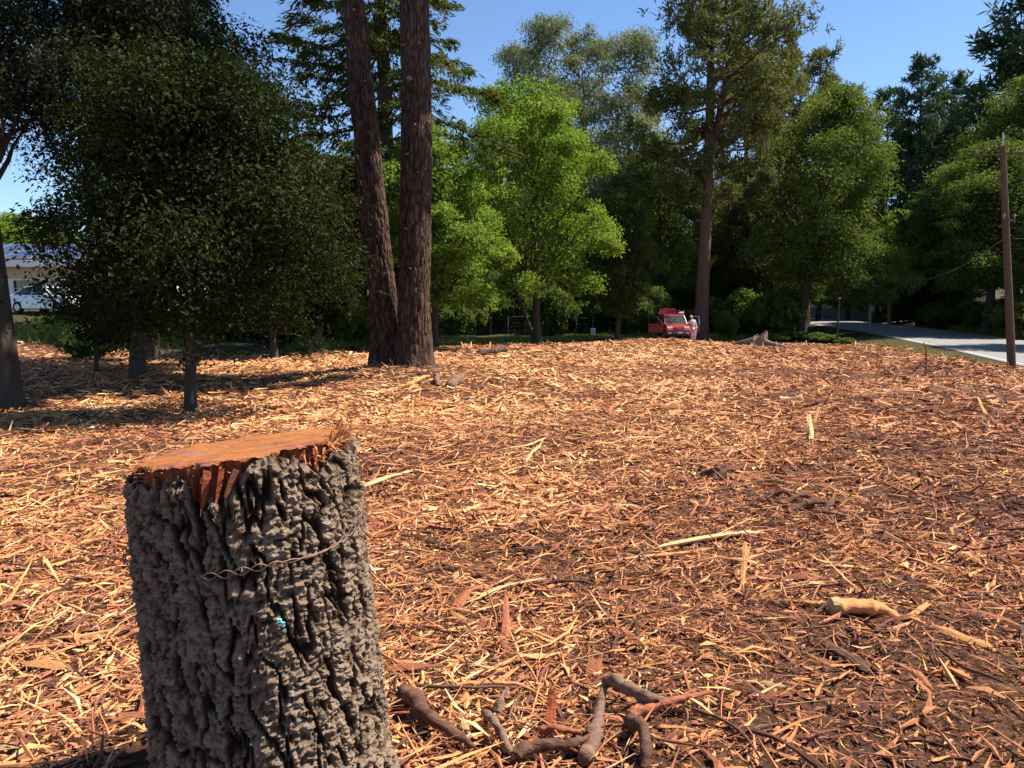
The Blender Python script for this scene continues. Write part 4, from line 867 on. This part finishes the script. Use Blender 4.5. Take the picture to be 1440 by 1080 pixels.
# weathered stump
g_ = gd(1064, 48); o = thing('weathered_stump', 'old grey brown broken stump with a sprawling root near the road', 'stump', tuple(g_))
rows = [(0, .85, 0), (.15, .66, .05), (.38, .52, .2), (.62, .46, .4), (.85, .36, .52)]
nn = 44; V = []
for z, r, sx in rows:
    for k in range(nn):
        a = k/nn*2*math.pi; rr_ = r*(1+.16*math.sin(a*5+z*2)+.09*math.sin(a*11+1)); hh = z+(.07*math.sin(a*3+1)+.05*math.sin(a*7)+.16*math.cos(a)) * (z > .8)
        V.append((sx*.8+rr_*math.cos(a)-.2, rr_*math.sin(a)*.8, hh-.1))
V.append((.25, 0, .62)); Fq = [(i*nn+j, i*nn+(j+1) % nn, (i+1)*nn+(j+1) % nn, (i+1)*nn+j) for i in range(4) for j in range(nn)]; Ft = [(4*nn+j, 4*nn+(j+1) % nn, 5*nn) for j in range(nn)]
link('broken_trunk', mesh('broken_trunk', V, [np.array(Fq), np.array(Ft)]), bark_mat('old_stump', (.2, .11, .075), (.42, .27, .19), 5, .5, .06), o)
MB().tube([(.3, -.2, .35), (.8, -.4, .2), (1.4, -.7, .05), (2.0, -.9, -.1)], [.2, .14, .1, .05], 8).build('root', M['bark_grey'], o)
MB().tube([(-.3, -.1, .35), (-.9, -.2, .25), (-1.5, -.2, .12), (-2.0, -.1, -.1)], [.25, .2, .16, .1], 8).build('root', M['bark_dark'], o)

# ------------------------------------------------------------------ poles and wires
M['metal'] = mat('galvanised', (.45, .46, .47), .45, metal=.7); M['ceramic'] = mat('insulator', (.32, .22, .18), .3); M['cable'] = mat('cable', (.05, .05, .05), .5)
def upole(label, px, d, top_px, top_py, r, m, arms, tf=False):
    G = gd(px, d); t_ = at(top_px, top_py, d)-G; o = thing('utility_pole', label, 'utility pole', tuple(G)); k = np.linspace(0, 1, 8)
    MB().tube(np.c_[t_[0]*k, 0*k, -.3+(t_[2]+.3)*k], r*(1.15-.35*k), 14).build('shaft', M[m], o, smooth=False)
    pts = []
    for py, half, tilt, off in arms:
        z = at(px, py, d)[2]-G[2]; x = t_[0]*z/t_[2]
        P_ = [(x-half+off, -r-.04, z-tilt), (x+half+off, -r-.04, z+tilt)]
        mb = MB(); c_ = (np.array(P_[0])+P_[1])/2; L = 2*half; a = math.atan2(2*tilt, L)
        mb.box(c_, (L, .09, .09), [[math.cos(a), 0, -math.sin(a)], [0, 1, 0], [math.sin(a), 0, math.cos(a)]]).build('crossarm', M[m], o)
        for f in (.06, .94):
            q_ = np.array(P_[0])*(1-f)+np.array(P_[1])*f; MB().tube([q_+[0, 0, .06], q_+[0, 0, .14], q_+[0, 0, .16], q_+[0, 0, .24]], [.025, .03, .055, .03], 8).build('insulator', M['ceramic'], o); pts.append(q_+np.array([0, 0, .25])+G)
    if tf:
        z = t_[2]*.6; MB().tube([(t_[0]*.6-.35, 0, z), (t_[0]*.6-.35, 0, z+.9), (t_[0]*.6-.35, 0, z+1.0)], [.22, .22, .1], 12).build('transformer', M['metal'], o)
    MB().tube([(t_[0], 0, t_[2]-.2), (t_[0]-.02, 0, t_[2]+.5)], .03, 6).build('pole_pin', M['metal'], o)
    return o, pts, G, t_
p1, w1, G1, t1 = upole('near brown utility pole with a tilted crossarm at the road verge', 1424, 31, 1410, 205, .14, 'pole', ((218, 1.05, .05, -.25), (310, .24, 0, 0)))
p2_, w2, G2, t2 = upole('far grey utility pole with a transformer can behind the road', 1252, 80, 1246, 283, .2, 'pole_grey', ((298, 1.1, 0, .7),), True)
def wire(label, a, b, sag, r=.017):
    a, b = np.array(a), np.array(b); t = np.linspace(0, 1, 24); P_ = a+(b-a)*t[:, None]; P_[:, 2] -= sag*4*t*(1-t); b0 = P_[0].copy()
    tag(MB().tube(P_-b0, r, 5).build('power_line', M['cable'], loc=tuple(b0)), label, 'power line', None)
nxt = np.array([17.0, -6.0, 8.6])
wire('power line from the left end of the near crossarm to the far pole', w1[0], w2[0], .8); wire('power line from the right end of the near crossarm to the far pole', w1[1], w2[1], .8)
wire('power line leaving the left end of the near crossarm overhead', w1[0], nxt+[-1, 0, 0], .5); wire('power line leaving the right end of the near crossarm overhead', w1[1], nxt+[1, 0, 0], .5)
zc_ = at(1418, 336, 31); z2_ = G2+t2*.5
wire('low telephone cable sagging from the near pole to the far pole', zc_-[.2, .0, 0], z2_, 1.6, .02); wire('pale service cable running from the near pole out over the road', zc_+[.2, 0, 0], (26, 27, 4.6), .25, .02)
# young staked tree by road
G = gd(1177, 53); t_ = at(1179, 395, 53)-G
o = thing('post', 'slim dark post standing in the shrubs at the road edge', 'post', tuple(G)); MB().tube([(0, 0, -.2), (0, 0, t_[2]*.5), (.02, 0, t_[2]*.72)], [.075, .07, .06], 8).build('shaft', M['bark_dark'], o)
MB().tube([(.02, 0, t_[2]*.72), (.02, 0, t_[2]*.74)], [.08, .08], 8).build('cap', M['metal'], o)

# house roof beyond the road
for px, d, s_, lab in ((1288, 76, .66, 'rounded dark laurel under the yellow green tree'), (1318, 74, .62, 'rounded dark laurel hiding the wall of the grey roofed house'), (1346, 72, .7, 'rounded dark laurel at the right end of the grey house roof'), (1262, 84, .7, 'rounded dark laurel behind the far utility pole')):
    G = gd(px, d); dup(bush_tree, tuple(G), px, (s_*1.15, s_, s_), lab)
G = gd(1312, 88); M['shingle'] = mat('shingle', (.22, .21, .2), .9); M['cream'] = mat('cream_wall', (.62, .5, .33), .85); M['white'] = mat('white_paint', (.8, .79, .76), .6)
q = NB(M['shingle']); q.color(q.mix(q.noise(20, 4, q.coord((1, 4, 1))), (.17, .165, .16), (.29, .28, .27)))
q = NB(M['cream']); q.color(q.mix(q.noise(6, 5, q.coord()), (.56, .45, .29), (.64, .53, .36)))
ez = hz(1312, 356, 88)-G[2]; o = thing('house', 'house behind the trees across the road with a grey shingle roof', 'house', tuple(G))
MB().box((1.5, 3.5, ez/2-.3), (11, 6.4, ez-.2)).build('wall', M['cream'], o)
MB().prism([(-.4, ez), (3.5, ez+1.9), (7.4, ez), (7.4, ez-.15), (3.5, ez+1.7), (-.4, ez-.15)], -4.6, 7.6).build('roof', M['shingle'], o)
MB().box((-1, .25, ez-1.6), (1.6, .1, 1.1)).build('window', mat('dark_glass', (.02, .025, .03), .1, spec=.6), o)

# ------------------------------------------------------------------ solar roof house
M['glass'] = mat('window_glass', (.02, .028, .03), .06, spec=.7); M['solar'] = mat('solar_cell', (.022, .03, .075), .25, spec=.5)
q = NB(M['solar']); br = q.n('TexBrick'); br.inputs['Scale'].default_value = 1; br.offset = 0; br.inputs['Brick Width'].default_value = .17; br.inputs['Row Height'].default_value = .17; br.inputs['Mortar Size'].default_value = .006
br.inputs['Color1'].default_value = (.02, .028, .075, 1); br.inputs['Color2'].default_value = (.025, .034, .085, 1); br.inputs['Mortar'].default_value = (.12, .13, .17, 1); q.l(q.coord(), br.inputs['Vector']); q.color(br.outputs['Color'])
HD = 45.0; hx0, hx1 = at(-130, 400, HD)[0], at(215, 400, HD)[0]; hb_z = z1(-30, HD+1)-.3; ez = hz(30, 366, HD); rz = hz(30, 345, HD+5.0)
o = thing('house', 'cream house with solar panels on a low roof and gridded white windows', 'house', ((hx0+hx1)/2, HD, hb_z)); W_ = hx1-hx0; e_ = ez-hb_z; rg_ = rz-hb_z
hw = hz(30, 392, HD)-hb_z; sw = hz(30, 419, HD)-hb_z
wx = at(73, 400, HD)[0]-(hx0+hx1)/2; wx1 = at(126, 400, HD)[0]-(hx0+hx1)/2; vx0 = at(6, 400, HD)[0]-(hx0+hx1)/2
wins = [(vx0, wx-.12), (wx+.0, wx1), (wx1+2.2, wx1+4.2), (vx0-3.2, vx0-1.0)]
edges = [-W_/2]+[v_ for a, b in sorted(wins) for v_ in (a, b)]+[W_/2]
mb = MB(); mb.box((0, .8, (hw+e_)/2), (W_, .2, e_-hw)); mb.box((0, 8.0, e_/2), (W_, .2, e_))
for s_ in (-1, 1): mb.box((s_*(W_/2-.1), 4.4, e_/2), (.2, 6.9, e_))
mb.build('wall', M['cream'], o)
mb = MB(); mb.box((0, .8, sw/2), (W_, .2, sw))
for a, b in zip(edges[0::2], edges[1::2]): mb.box(((a+b)/2, .8, (sw+hw)/2), (b-a, .2, hw-sw))
mb.build('lower_wall', M['white'], o)
for a, b in wins:
    f = MB(); f.box(((a+b)/2, .74, hw-.04), (b-a, .12, .08)); f.box(((a+b)/2, .70, sw+.04), (b-a+.2, .2, .08))
    for x in (a+.04, b-.04): f.box((x, .74, (sw+hw)/2), (.08, .12, hw-sw-.16))
    wn = f.build('window', M['white'], o); MB().box(((a+b)/2, .84, (sw+hw)/2), (b-a-.1, .02, hw-sw-.1)).build('pane', M['glass'], wn)
    g2 = MB()
    for k in range(1, 4): g2.box((a+(b-a)*k/4, .80, (sw+hw)/2), (.03, .03, hw-sw-.17))
    g2.box(((a+b)/2, .796, (sw+hw)/2), (b-a-.17, .03, .03)); g2.build('muntin', M['white'], wn)
MB().prism([(-.1, e_), (4.4, rg_), (9.0, e_), (9.0, e_-.1), (4.4, rg_-.12), (-.1, e_-.1)], -W_/2-.5, W_/2+.5).build('roof', M['shingle'], o)
fb = e_-(ez-hz(30, 374, HD)); MB().box((0, -.16, (e_+fb)/2-.05), (W_+1, .08, e_-fb)).build('fascia', M['white'], o); MB().box((0, .3, fb+.03), (W_+.9, .8, .04)).build('soffit', M['cream'], o)
sl_ = math.atan2(rg_-e_, 4.5); ca, sa = math.cos(sl_), math.sin(sl_)
pw, ph_ = 1.72, 4.3/2-.05
for r_ in range(2):
    for k in range(int(W_/pw)):
        x = -W_/2+.3+pw*(k+.5); u = .12+ph_*(r_+.5)+.04*r_; c_ = np.array([x, -.1+u*ca, e_+u*sa])+np.array([0, -sa, ca])*.09; Mx = [[1, 0, 0], [0, ca, -sa], [0, sa, ca]]
        fr_ = MB().box(c_, (pw-.04, ph_-.03, .05), Mx).build('solar_panel', M['white'] if False else M['metal'], o)
        MB().box(c_+np.array([0, -sa, ca])*.027, (pw-.14, ph_-.13, .008), Mx).build('cell_sheet', M['solar'], fr_)

# ------------------------------------------------------------------ parked cars at the house
M['tyre'] = mat('tyre', (.02, .02, .02), .8); M['rim'] = mat('rim', (.4, .4, .42), .35, metal=.8); M['lamp_red'] = mat('lamp_red', (.45, .02, .02), .2); M['lamp'] = mat('headlamp', (.75, .75, .72), .1, spec=.8); M['black'] = mat('black_trim', (.02, .02, .02), .5)
def paint(name, c): m = mat(name, c, .3, spec=.5); m.node_tree.nodes['Principled BSDF'].inputs['Coat Weight'].default_value = .6; return m
def wheel(parent, x, y, r, s_):
    w_ = MB().tube([(x-.1, y, r), (x-.085, y, r), (x+.085, y, r), (x+.1, y, r)], [r*.93, r, r, r*.93], 22).build('wheel', M['tyre'], parent)
    MB().tube([(x+s_*.09, y, r), (x+s_*.105, y, r)], [r*.62, r*.55], 16).build('rim', M['rim'], w_); return w_
def sedan(label, loc, rotz, pm):
    o = thing('parked_car', label, 'car', tuple(loc), rotz); Wd = .86
    body = [(-2.25, .35), (-2.28, .62), (-2.1, .82), (-1.2, .95), (.0, .98), (1.5, 1.0), (2.15, .95), (2.25, .7), (2.2, .35), (1.85, .25), (-1.9, .25)]
    MB().prism(body, -Wd, Wd, (.6, .18)).build('body', pm, o, bevel=.05)
    cab = [(-1.05, .96), (-.35, 1.36), (.1, 1.42), (.85, 1.38), (1.65, 1.0)]
    MB().prism(cab, -Wd+.07, Wd-.07, (.96, .35)).build('window', M['glass'], o)
    roof = [(-.42, 1.35), (.1, 1.425), (.9, 1.385), (.9, 1.41), (.1, 1.455), (-.42, 1.385)]
    MB().prism(roof, -Wd+.2, Wd-.2).build('roof', pm, o, bevel=.01)
    for s_ in (-1, 1):
        for p in (((-1.05, .96), (-.38, 1.38)), ((.35, .97), (.35, 1.42)), ((1.7, 1.0), (.86, 1.40))):
            (y0, a0), (y1_, a1) = p; MB().tube([(s_*(Wd-.07), y0, a0), (s_*(Wd-.215), y1_, a1)], .03, 6).build('pillar', pm, o)
        for y in (-1.38, 1.36): wheel(o, s_*(Wd-.09), y, .32, s_)
        MB().box((s_*.62, -2.24, .68), (.34, .08, .13)).build('headlight', M['lamp'], o); MB().box((s_*.62, 2.225, .78), (.36, .06, .16)).build('taillight', M['lamp_red'], o)
        MB().box((s_*(Wd+.06), -.75, 1.0), (.16, .1, .1)).build('mirror', pm, o)
    return o
M['car_white'] = paint('white_car_paint', (.78, .78, .77)); M['car_blue'] = paint('pale_blue_car_paint', (.3, .38, .48)); M['car_maroon'] = paint('maroon_car_paint', (.35, .03, .03))
def zz1(px, d): return gd(px, d)
sedan('white car parked below the gridded window of the solar roof house', zz1(72, 41.5), math.radians(72), M['car_white'])
sedan('white car glimpsed through the gap right of the slim oak trunk', zz1(306, 45), math.radians(-155), M['car_white'])
sedan('pale blue car parked just behind the white car in the gap', zz1(288, 50), math.radians(-160), M['car_blue'])
sedan('maroon car hidden behind the oak leaves near the house', zz1(150, 43), math.radians(-150), M['car_maroon'])
sedan('white car mostly covered by oak leaves between the trunks', zz1(222, 44.5), math.radians(-155), M['car_white'])

# ------------------------------------------------------------------ fence and box
fp0, fp1 = gd(690, 63), gd(925, 66)
o = thing('wire_fence', 'wire mesh fence with dark posts in the shade left of the red car', 'fence', tuple(fp0))
D_ = fp1-fp0; mb = MB()
for k in range(11):
    p = D_*k/10; p[2] = z1(*(fp0+p)[:2])-fp0[2]; MB().tube([p+[0, 0, -.2], p+[0, 0, 1.5]], .045, 7).build('post', M['bark_grey'], o)
for zq in (.3, .6, .9, 1.2, 1.42):
    Pq = [D_*k/10 for k in range(11)]; Pq = [np.array([p[0], p[1], z1(*(fp0+p)[:2])-fp0[2]+zq]) for p in Pq]; MB().tube(Pq, .008, 4).build('fence_wire', M['wire'], o)
G = gd(834, 59); o = thing('meter_box', 'small pale box on a post in the grass by the fence', 'box', tuple(G))
MB().box((0, 0, .45), (.34, .22, .62)).build('case', M['white'], o, bevel=.02); MB().box((0, -.12, .5), (.22, .02, .35)).build('door', M['metal'], o); MB().tube([(0, 0, -.2), (0, 0, .15)], .05, 7).build('post', M['bark_grey'], o)

# ------------------------------------------------------------------ red car with open doors
M['red'] = paint('red_car_paint', (.36, .022, .028)); M['seat'] = mat('seat_cloth', (.05, .045, .045), .9); M['plate'] = mat('number_plate', (.72, .72, .7), .5); M['chrome'] = mat('chrome', (.7, .7, .72), .15, metal=1.0)
M['wind'] = mat('windscreen', (.05, .07, .075), .05, spec=.8)
G = gd(955.5, 54); CARZ = G[2]
car = thing('red_car', 'red family car with both front doors open and tailgate raised', 'car', tuple(G+np.array([0, 2.2, .02])), math.radians(-2))
Wd = .88
MB().prism([(-2.2, .32), (-2.27, .5), (-2.22, .72), (-2.1, .80), (-2.0, .32)], -Wd+.05, Wd-.05, (.6, .3)).build('bumper', M['red'], car, bevel=.04)
MB().prism([(-2.1, .3), (-2.12, .9), (-1.05, 1.06), (-1.0, .3)], -Wd, Wd, (.8, .25)).build('body', M['red'], car, bevel=.04)
MB().prism([(-2.1, .89), (-1.8, 1.0), (-1.02, 1.11), (-1.0, 1.05), (-2.08, .86)], -Wd+.08, Wd-.08).build('hood', M['red'], car, bevel=.02)
MB().prism([(-1.0, .28), (-1.0, .42), (2.25, .42), (2.25, .28)], -Wd+.02, Wd-.02).build('floor_pan', M['black'], car)
for s_ in (-1, 1):
    MB().box((s_*(Wd-.05), 1.25, .74), (.09, 1.9, .66)).build('rear_side', M['red'], car, bevel=.02)
    MB().prism([(.3, 1.08), (.38, 1.62), (2.05, 1.6), (2.2, 1.08)], s_*(Wd-.12)-.02, s_*(Wd-.12)+.02).build('side_window', M['glass'], car)
    MB().tube([(s_*(Wd-.08), -1.02, 1.06), (s_*(Wd-.2), -.35, 1.66)], .04, 7).build('pillar', M['red'], car)
    MB().tube([(s_*(Wd-.06), .28, .4), (s_*(Wd-.08), .28, 1.08), (s_*(Wd-.2), .34, 1.66)], .045, 7).build('pillar', M['red'], car)
    MB().tube([(s_*(Wd-.06), 2.2, 1.05), (s_*(Wd-.2), 2.02, 1.64)], .05, 7).build('pillar', M['red'], car)
    for y in (-1.42, 1.4): wheel(car, s_*(Wd-.1), y, .34, s_)
    MB().prism([(-2.17, .70), (-2.15, .90), (-1.95, .93), (-1.95, .72)], s_*.60-.19, s_*.60+.19).build('headlight', M['lamp'], car, bevel=.015)
    MB().box((s_*.62, -2.285, .5), (.2, .03, .1)).build('fog_lamp', M['lamp'], car)
    MB().box((s_*.38, -.1, .8), (.5, .2, .75)).build('seat', M['seat'], car, bevel=.05); MB().box((s_*.38, -.1, 1.3), (.26, .12, .22)).build('headrest', M['seat'], car, bevel=.04)
MB().quad((-.74, -1.0, 1.1), (.74, -1.0, 1.1), (.64, -.38, 1.64), (-.64, -.38, 1.64)).build('windscreen', M['wind'], car)
MB().tube([(-.5, -1.04, 1.1), (.1, -.98, 1.17)], .012, 5).build('wiper', M['black'], car)
MB().prism([(-.45, 1.62), (-.3, 1.70), (.8, 1.76), (2.0, 1.68), (2.06, 1.62)], -.7, .7).build('roof', M['red'], car, bevel=.03)
gr_ = MB().box((0, -2.215, .80), (.74, .06, .16)).build('grille', M['black'], car)
for k in range(5): MB().box((0, -2.25, .735+k*.033), (.7, .02, .010)).build('grille_bar', M['chrome'], gr_)
MB().tube([(0, -2.265, .81), (0, -2.28, .81)], .055, 14).build('emblem', M['chrome'], car)
MB().box((.1, -2.285, .53), (.34, .02, .16)).build('number_plate', M['plate'], car); MB().box((0, -2.24, .35), (1.3, .06, .12)).build('lower_grille', M['black'], car)
MB().prism([(2.05, 1.68), (2.2, 1.92), (2.85, 2.12), (2.9, 2.06), (2.25, 1.85), (2.12, 1.66)], -.8, .8, (1.68, .5)).build('tailgate', M['red'], car, bevel=.03)
for s_, ang in ((-1, 68), (1, 62)):
    a = math.radians(ang)
    dm = MB(); dm.box((0, .55, .72), (.08, 1.12, .62)); d_ = dm.build('door', M['red'], car, bevel=.03)
    d_.location = (s_*(Wd-.03), -.95, .02); d_.rotation_euler = (0, 0, -s_*a)
    MB().tube([(0, .02, 1.02), (-s_*.06, .5, 1.52), (-s_*.07, .75, 1.6), (-s_*.07, 1.05, 1.58), (0, 1.08, 1.02)], .03, 7).build('window_frame', M['chrome'] if s_ > 0 else M['black'], d_)  # right frame bright, left black: lit and shaded sides put into the material
    MB().box((s_*.02, .98, .9), (.1, .16, .04)).build('handle', M['black'], d_); MB().box((s_*.13, .1, 1.06), (.2, .1, .13)).build('mirror', M['red'], d_, bevel=.03)

# ------------------------------------------------------------------ person leaning at the car
def skin(name, verts, edges, radii, m, parent, sub=2, root=0):
    me = bpy.data.meshes.new(name); me.from_pydata(verts, edges, []); ob = bpy.data.objects.new(name, me); COL.objects.link(ob)
    md = ob.modifiers.new('s', 'SKIN'); md.use_smooth_shade = True
    for k, r in enumerate(radii): me.skin_vertices[0].data[k].radius = (r if not np.isscalar(r) else (r, r))
    for k in range(len(verts)): me.skin_vertices[0].data[k].use_root = (k == root)
    sb = ob.modifiers.new('d', 'SUBSURF'); sb.levels = sub; sb.render_levels = sub
    bpy.context.view_layer.update(); dg = bpy.context.evaluated_depsgraph_get(); nm_ = bpy.data.meshes.new_from_object(ob.evaluated_get(dg)); bpy.data.objects.remove(ob)
    nm_.materials.clear(); nm_.materials.append(m); return link(name, nm_, None, parent)
M['skin'] = mat('skin', (.55, .32, .22), .6); M['cloth_w'] = mat('white_pink_cloth', (.75, .62, .62), .9); M['cloth_p'] = mat('pale_pink_cloth', (.72, .52, .52), .9); M['hair'] = mat('pale_hair', (.5, .42, .33), .8); M['shoe'] = mat('shoe', (.3, .1, .1), .7)
q = NB(M['cloth_w']); q.color(q.mix(q.noise(14, 3, q.coord()), (.8, .72, .7), (.66, .45, .46))); q = NB(M['cloth_p']); q.color(q.mix(q.noise(11, 3, q.coord()), (.76, .62, .61), (.62, .4, .41)))
G = gd(974.5, 51.2); per = thing('person', 'person in pale pink and white clothes leaning against the red car hood', 'person', tuple(G), math.radians(25))
# x<0 = toward the car; torso leans to the car, left hand on the hood
bv = [(0, 0, .93), (-.05, 0, 1.12), (-.12, 0, 1.34), (-.15, 0, 1.43), (-.17, -.01, 1.5), (-.20, -.03, 1.60), (-.21, -.03, 1.68),
      (-.29, .02, 1.36), (-.45, .02, 1.16), (-.62, .02, 1.04), (.05, -.03, 1.36), (.16, -.08, 1.12), (.10, -.2, .92),
      (-.09, 0, .86), (-.10, -.03, .49), (-.09, 0, .09), (-.10, -.15, .035), (.10, 0, .86), (.12, -.04, .49), (.11, .02, .09), (.12, -.13, .035),
      (-.70, .0, 1.02), (.07, -.26, .84)]
be = [(0, 1), (1, 2), (2, 3), (3, 4), (4, 5), (5, 6), (2, 7), (7, 8), (8, 9), (2, 10), (10, 11), (11, 12), (0, 13), (13, 14), (14, 15), (15, 16), (0, 17), (17, 18), (18, 19), (19, 20), (9, 21), (12, 22)]
br_ = [(.15, .11), (.13, .10), (.15, .10), (.07, .07), (.055, .055), (.085, .1), (.07, .08), (.06, .06), (.045, .045), (.032, .032), (.06, .06), (.045, .045), (.032, .032),
       (.085, .085), (.06, .06), (.042, .042), (.035, .03), (.085, .085), (.06, .06), (.042, .042), (.035, .03), (.035, .02), (.035, .02)]
skin('body', bv, be, br_, M['skin'], per)
def grow(ix, ee, add, name, m):
    mp = {v_: k for k, v_ in enumerate(ix)}; skin(name, [bv[k] for k in ix], [(mp[a], mp[b]) for a, b in ee], [(br_[k][0]+add, br_[k][1]+add) for k in ix], m, per)
grow([0, 1, 2, 3, 7, 8, 10, 11], [(0, 1), (1, 2), (2, 3), (2, 7), (7, 8), (2, 10), (10, 11)], .022, 'shirt', M['cloth_w'])
grow([0, 13, 14, 15, 17, 18, 19], [(0, 13), (13, 14), (14, 15), (0, 17), (17, 18), (18, 19)], .03, 'trousers', M['cloth_p'])
grow([16, 15], [(16, 15)], .014, 'shoe', M['shoe']); grow([20, 19], [(20, 19)], .014, 'shoe', M['shoe'])
skin('hair', [(-.17, .02, 1.56), (-.19, .03, 1.66), (-.21, -.01, 1.71)], [(0, 1), (1, 2)], [.06, .085, .08], M['hair'], per)
for hx, hy, hz_, dx, dy, dz in ((-.70, 0, 1.02, -1, -.1, -.15), (.07, -.26, .84, -.2, -.5, -.9)):
    d = nrm(np.array([dx, dy, dz])); s = nrm(np.cross(d, [0, 0, 1.])); h0 = np.array([hx, hy, hz_])
    for k, l in enumerate((.065, .078, .072, .055)):
        a = h0+s*(k-1.5)*.02; skin('finger', [tuple(a), tuple(a+d*l*.55), tuple(a+d*l+np.array([0, 0, -.012]))], [(0, 1), (1, 2)], [.009, .008, .006], M['skin'], per, 1)
    a = h0-d*.02+s*.03; skin('thumb', [tuple(a), tuple(a+d*.02+s*.03), tuple(a+d*.05+s*.04)], [(0, 1), (1, 2)], [.011, .009, .007], M['skin'], per, 1)
fc = np.array([-.205, -.03, 1.61])
M['eye'] = mat('eye', (.03, .02, .02), .2); M['lip'] = mat('lip', (.45, .17, .14), .5)
skin('nose', [tuple(fc+[0, -.095, .01]), tuple(fc+[0, -.118, -.018])], [(0, 1)], [.012, .014], M['skin'], per, 1)
for s_ in (-1, 1):
    MB().tube([fc+[s_*.033, -.083, .02], fc+[s_*.033, -.094, .02]], [.012, .009], 8).build('eye', M['eye'], per)
    MB().tube([fc+[s_*.082, .005, -.02], fc+[s_*.094, .01, .0], fc+[s_*.086, .012, .025]], [.01, .016, .01], 7).build('ear', M['skin'], per)
MB().tube([fc+[-.025, -.088, -.05], fc+[0, -.098, -.052], fc+[.025, -.088, -.05]], [.004, .008, .004], 6).build('mouth', M['lip'], per)
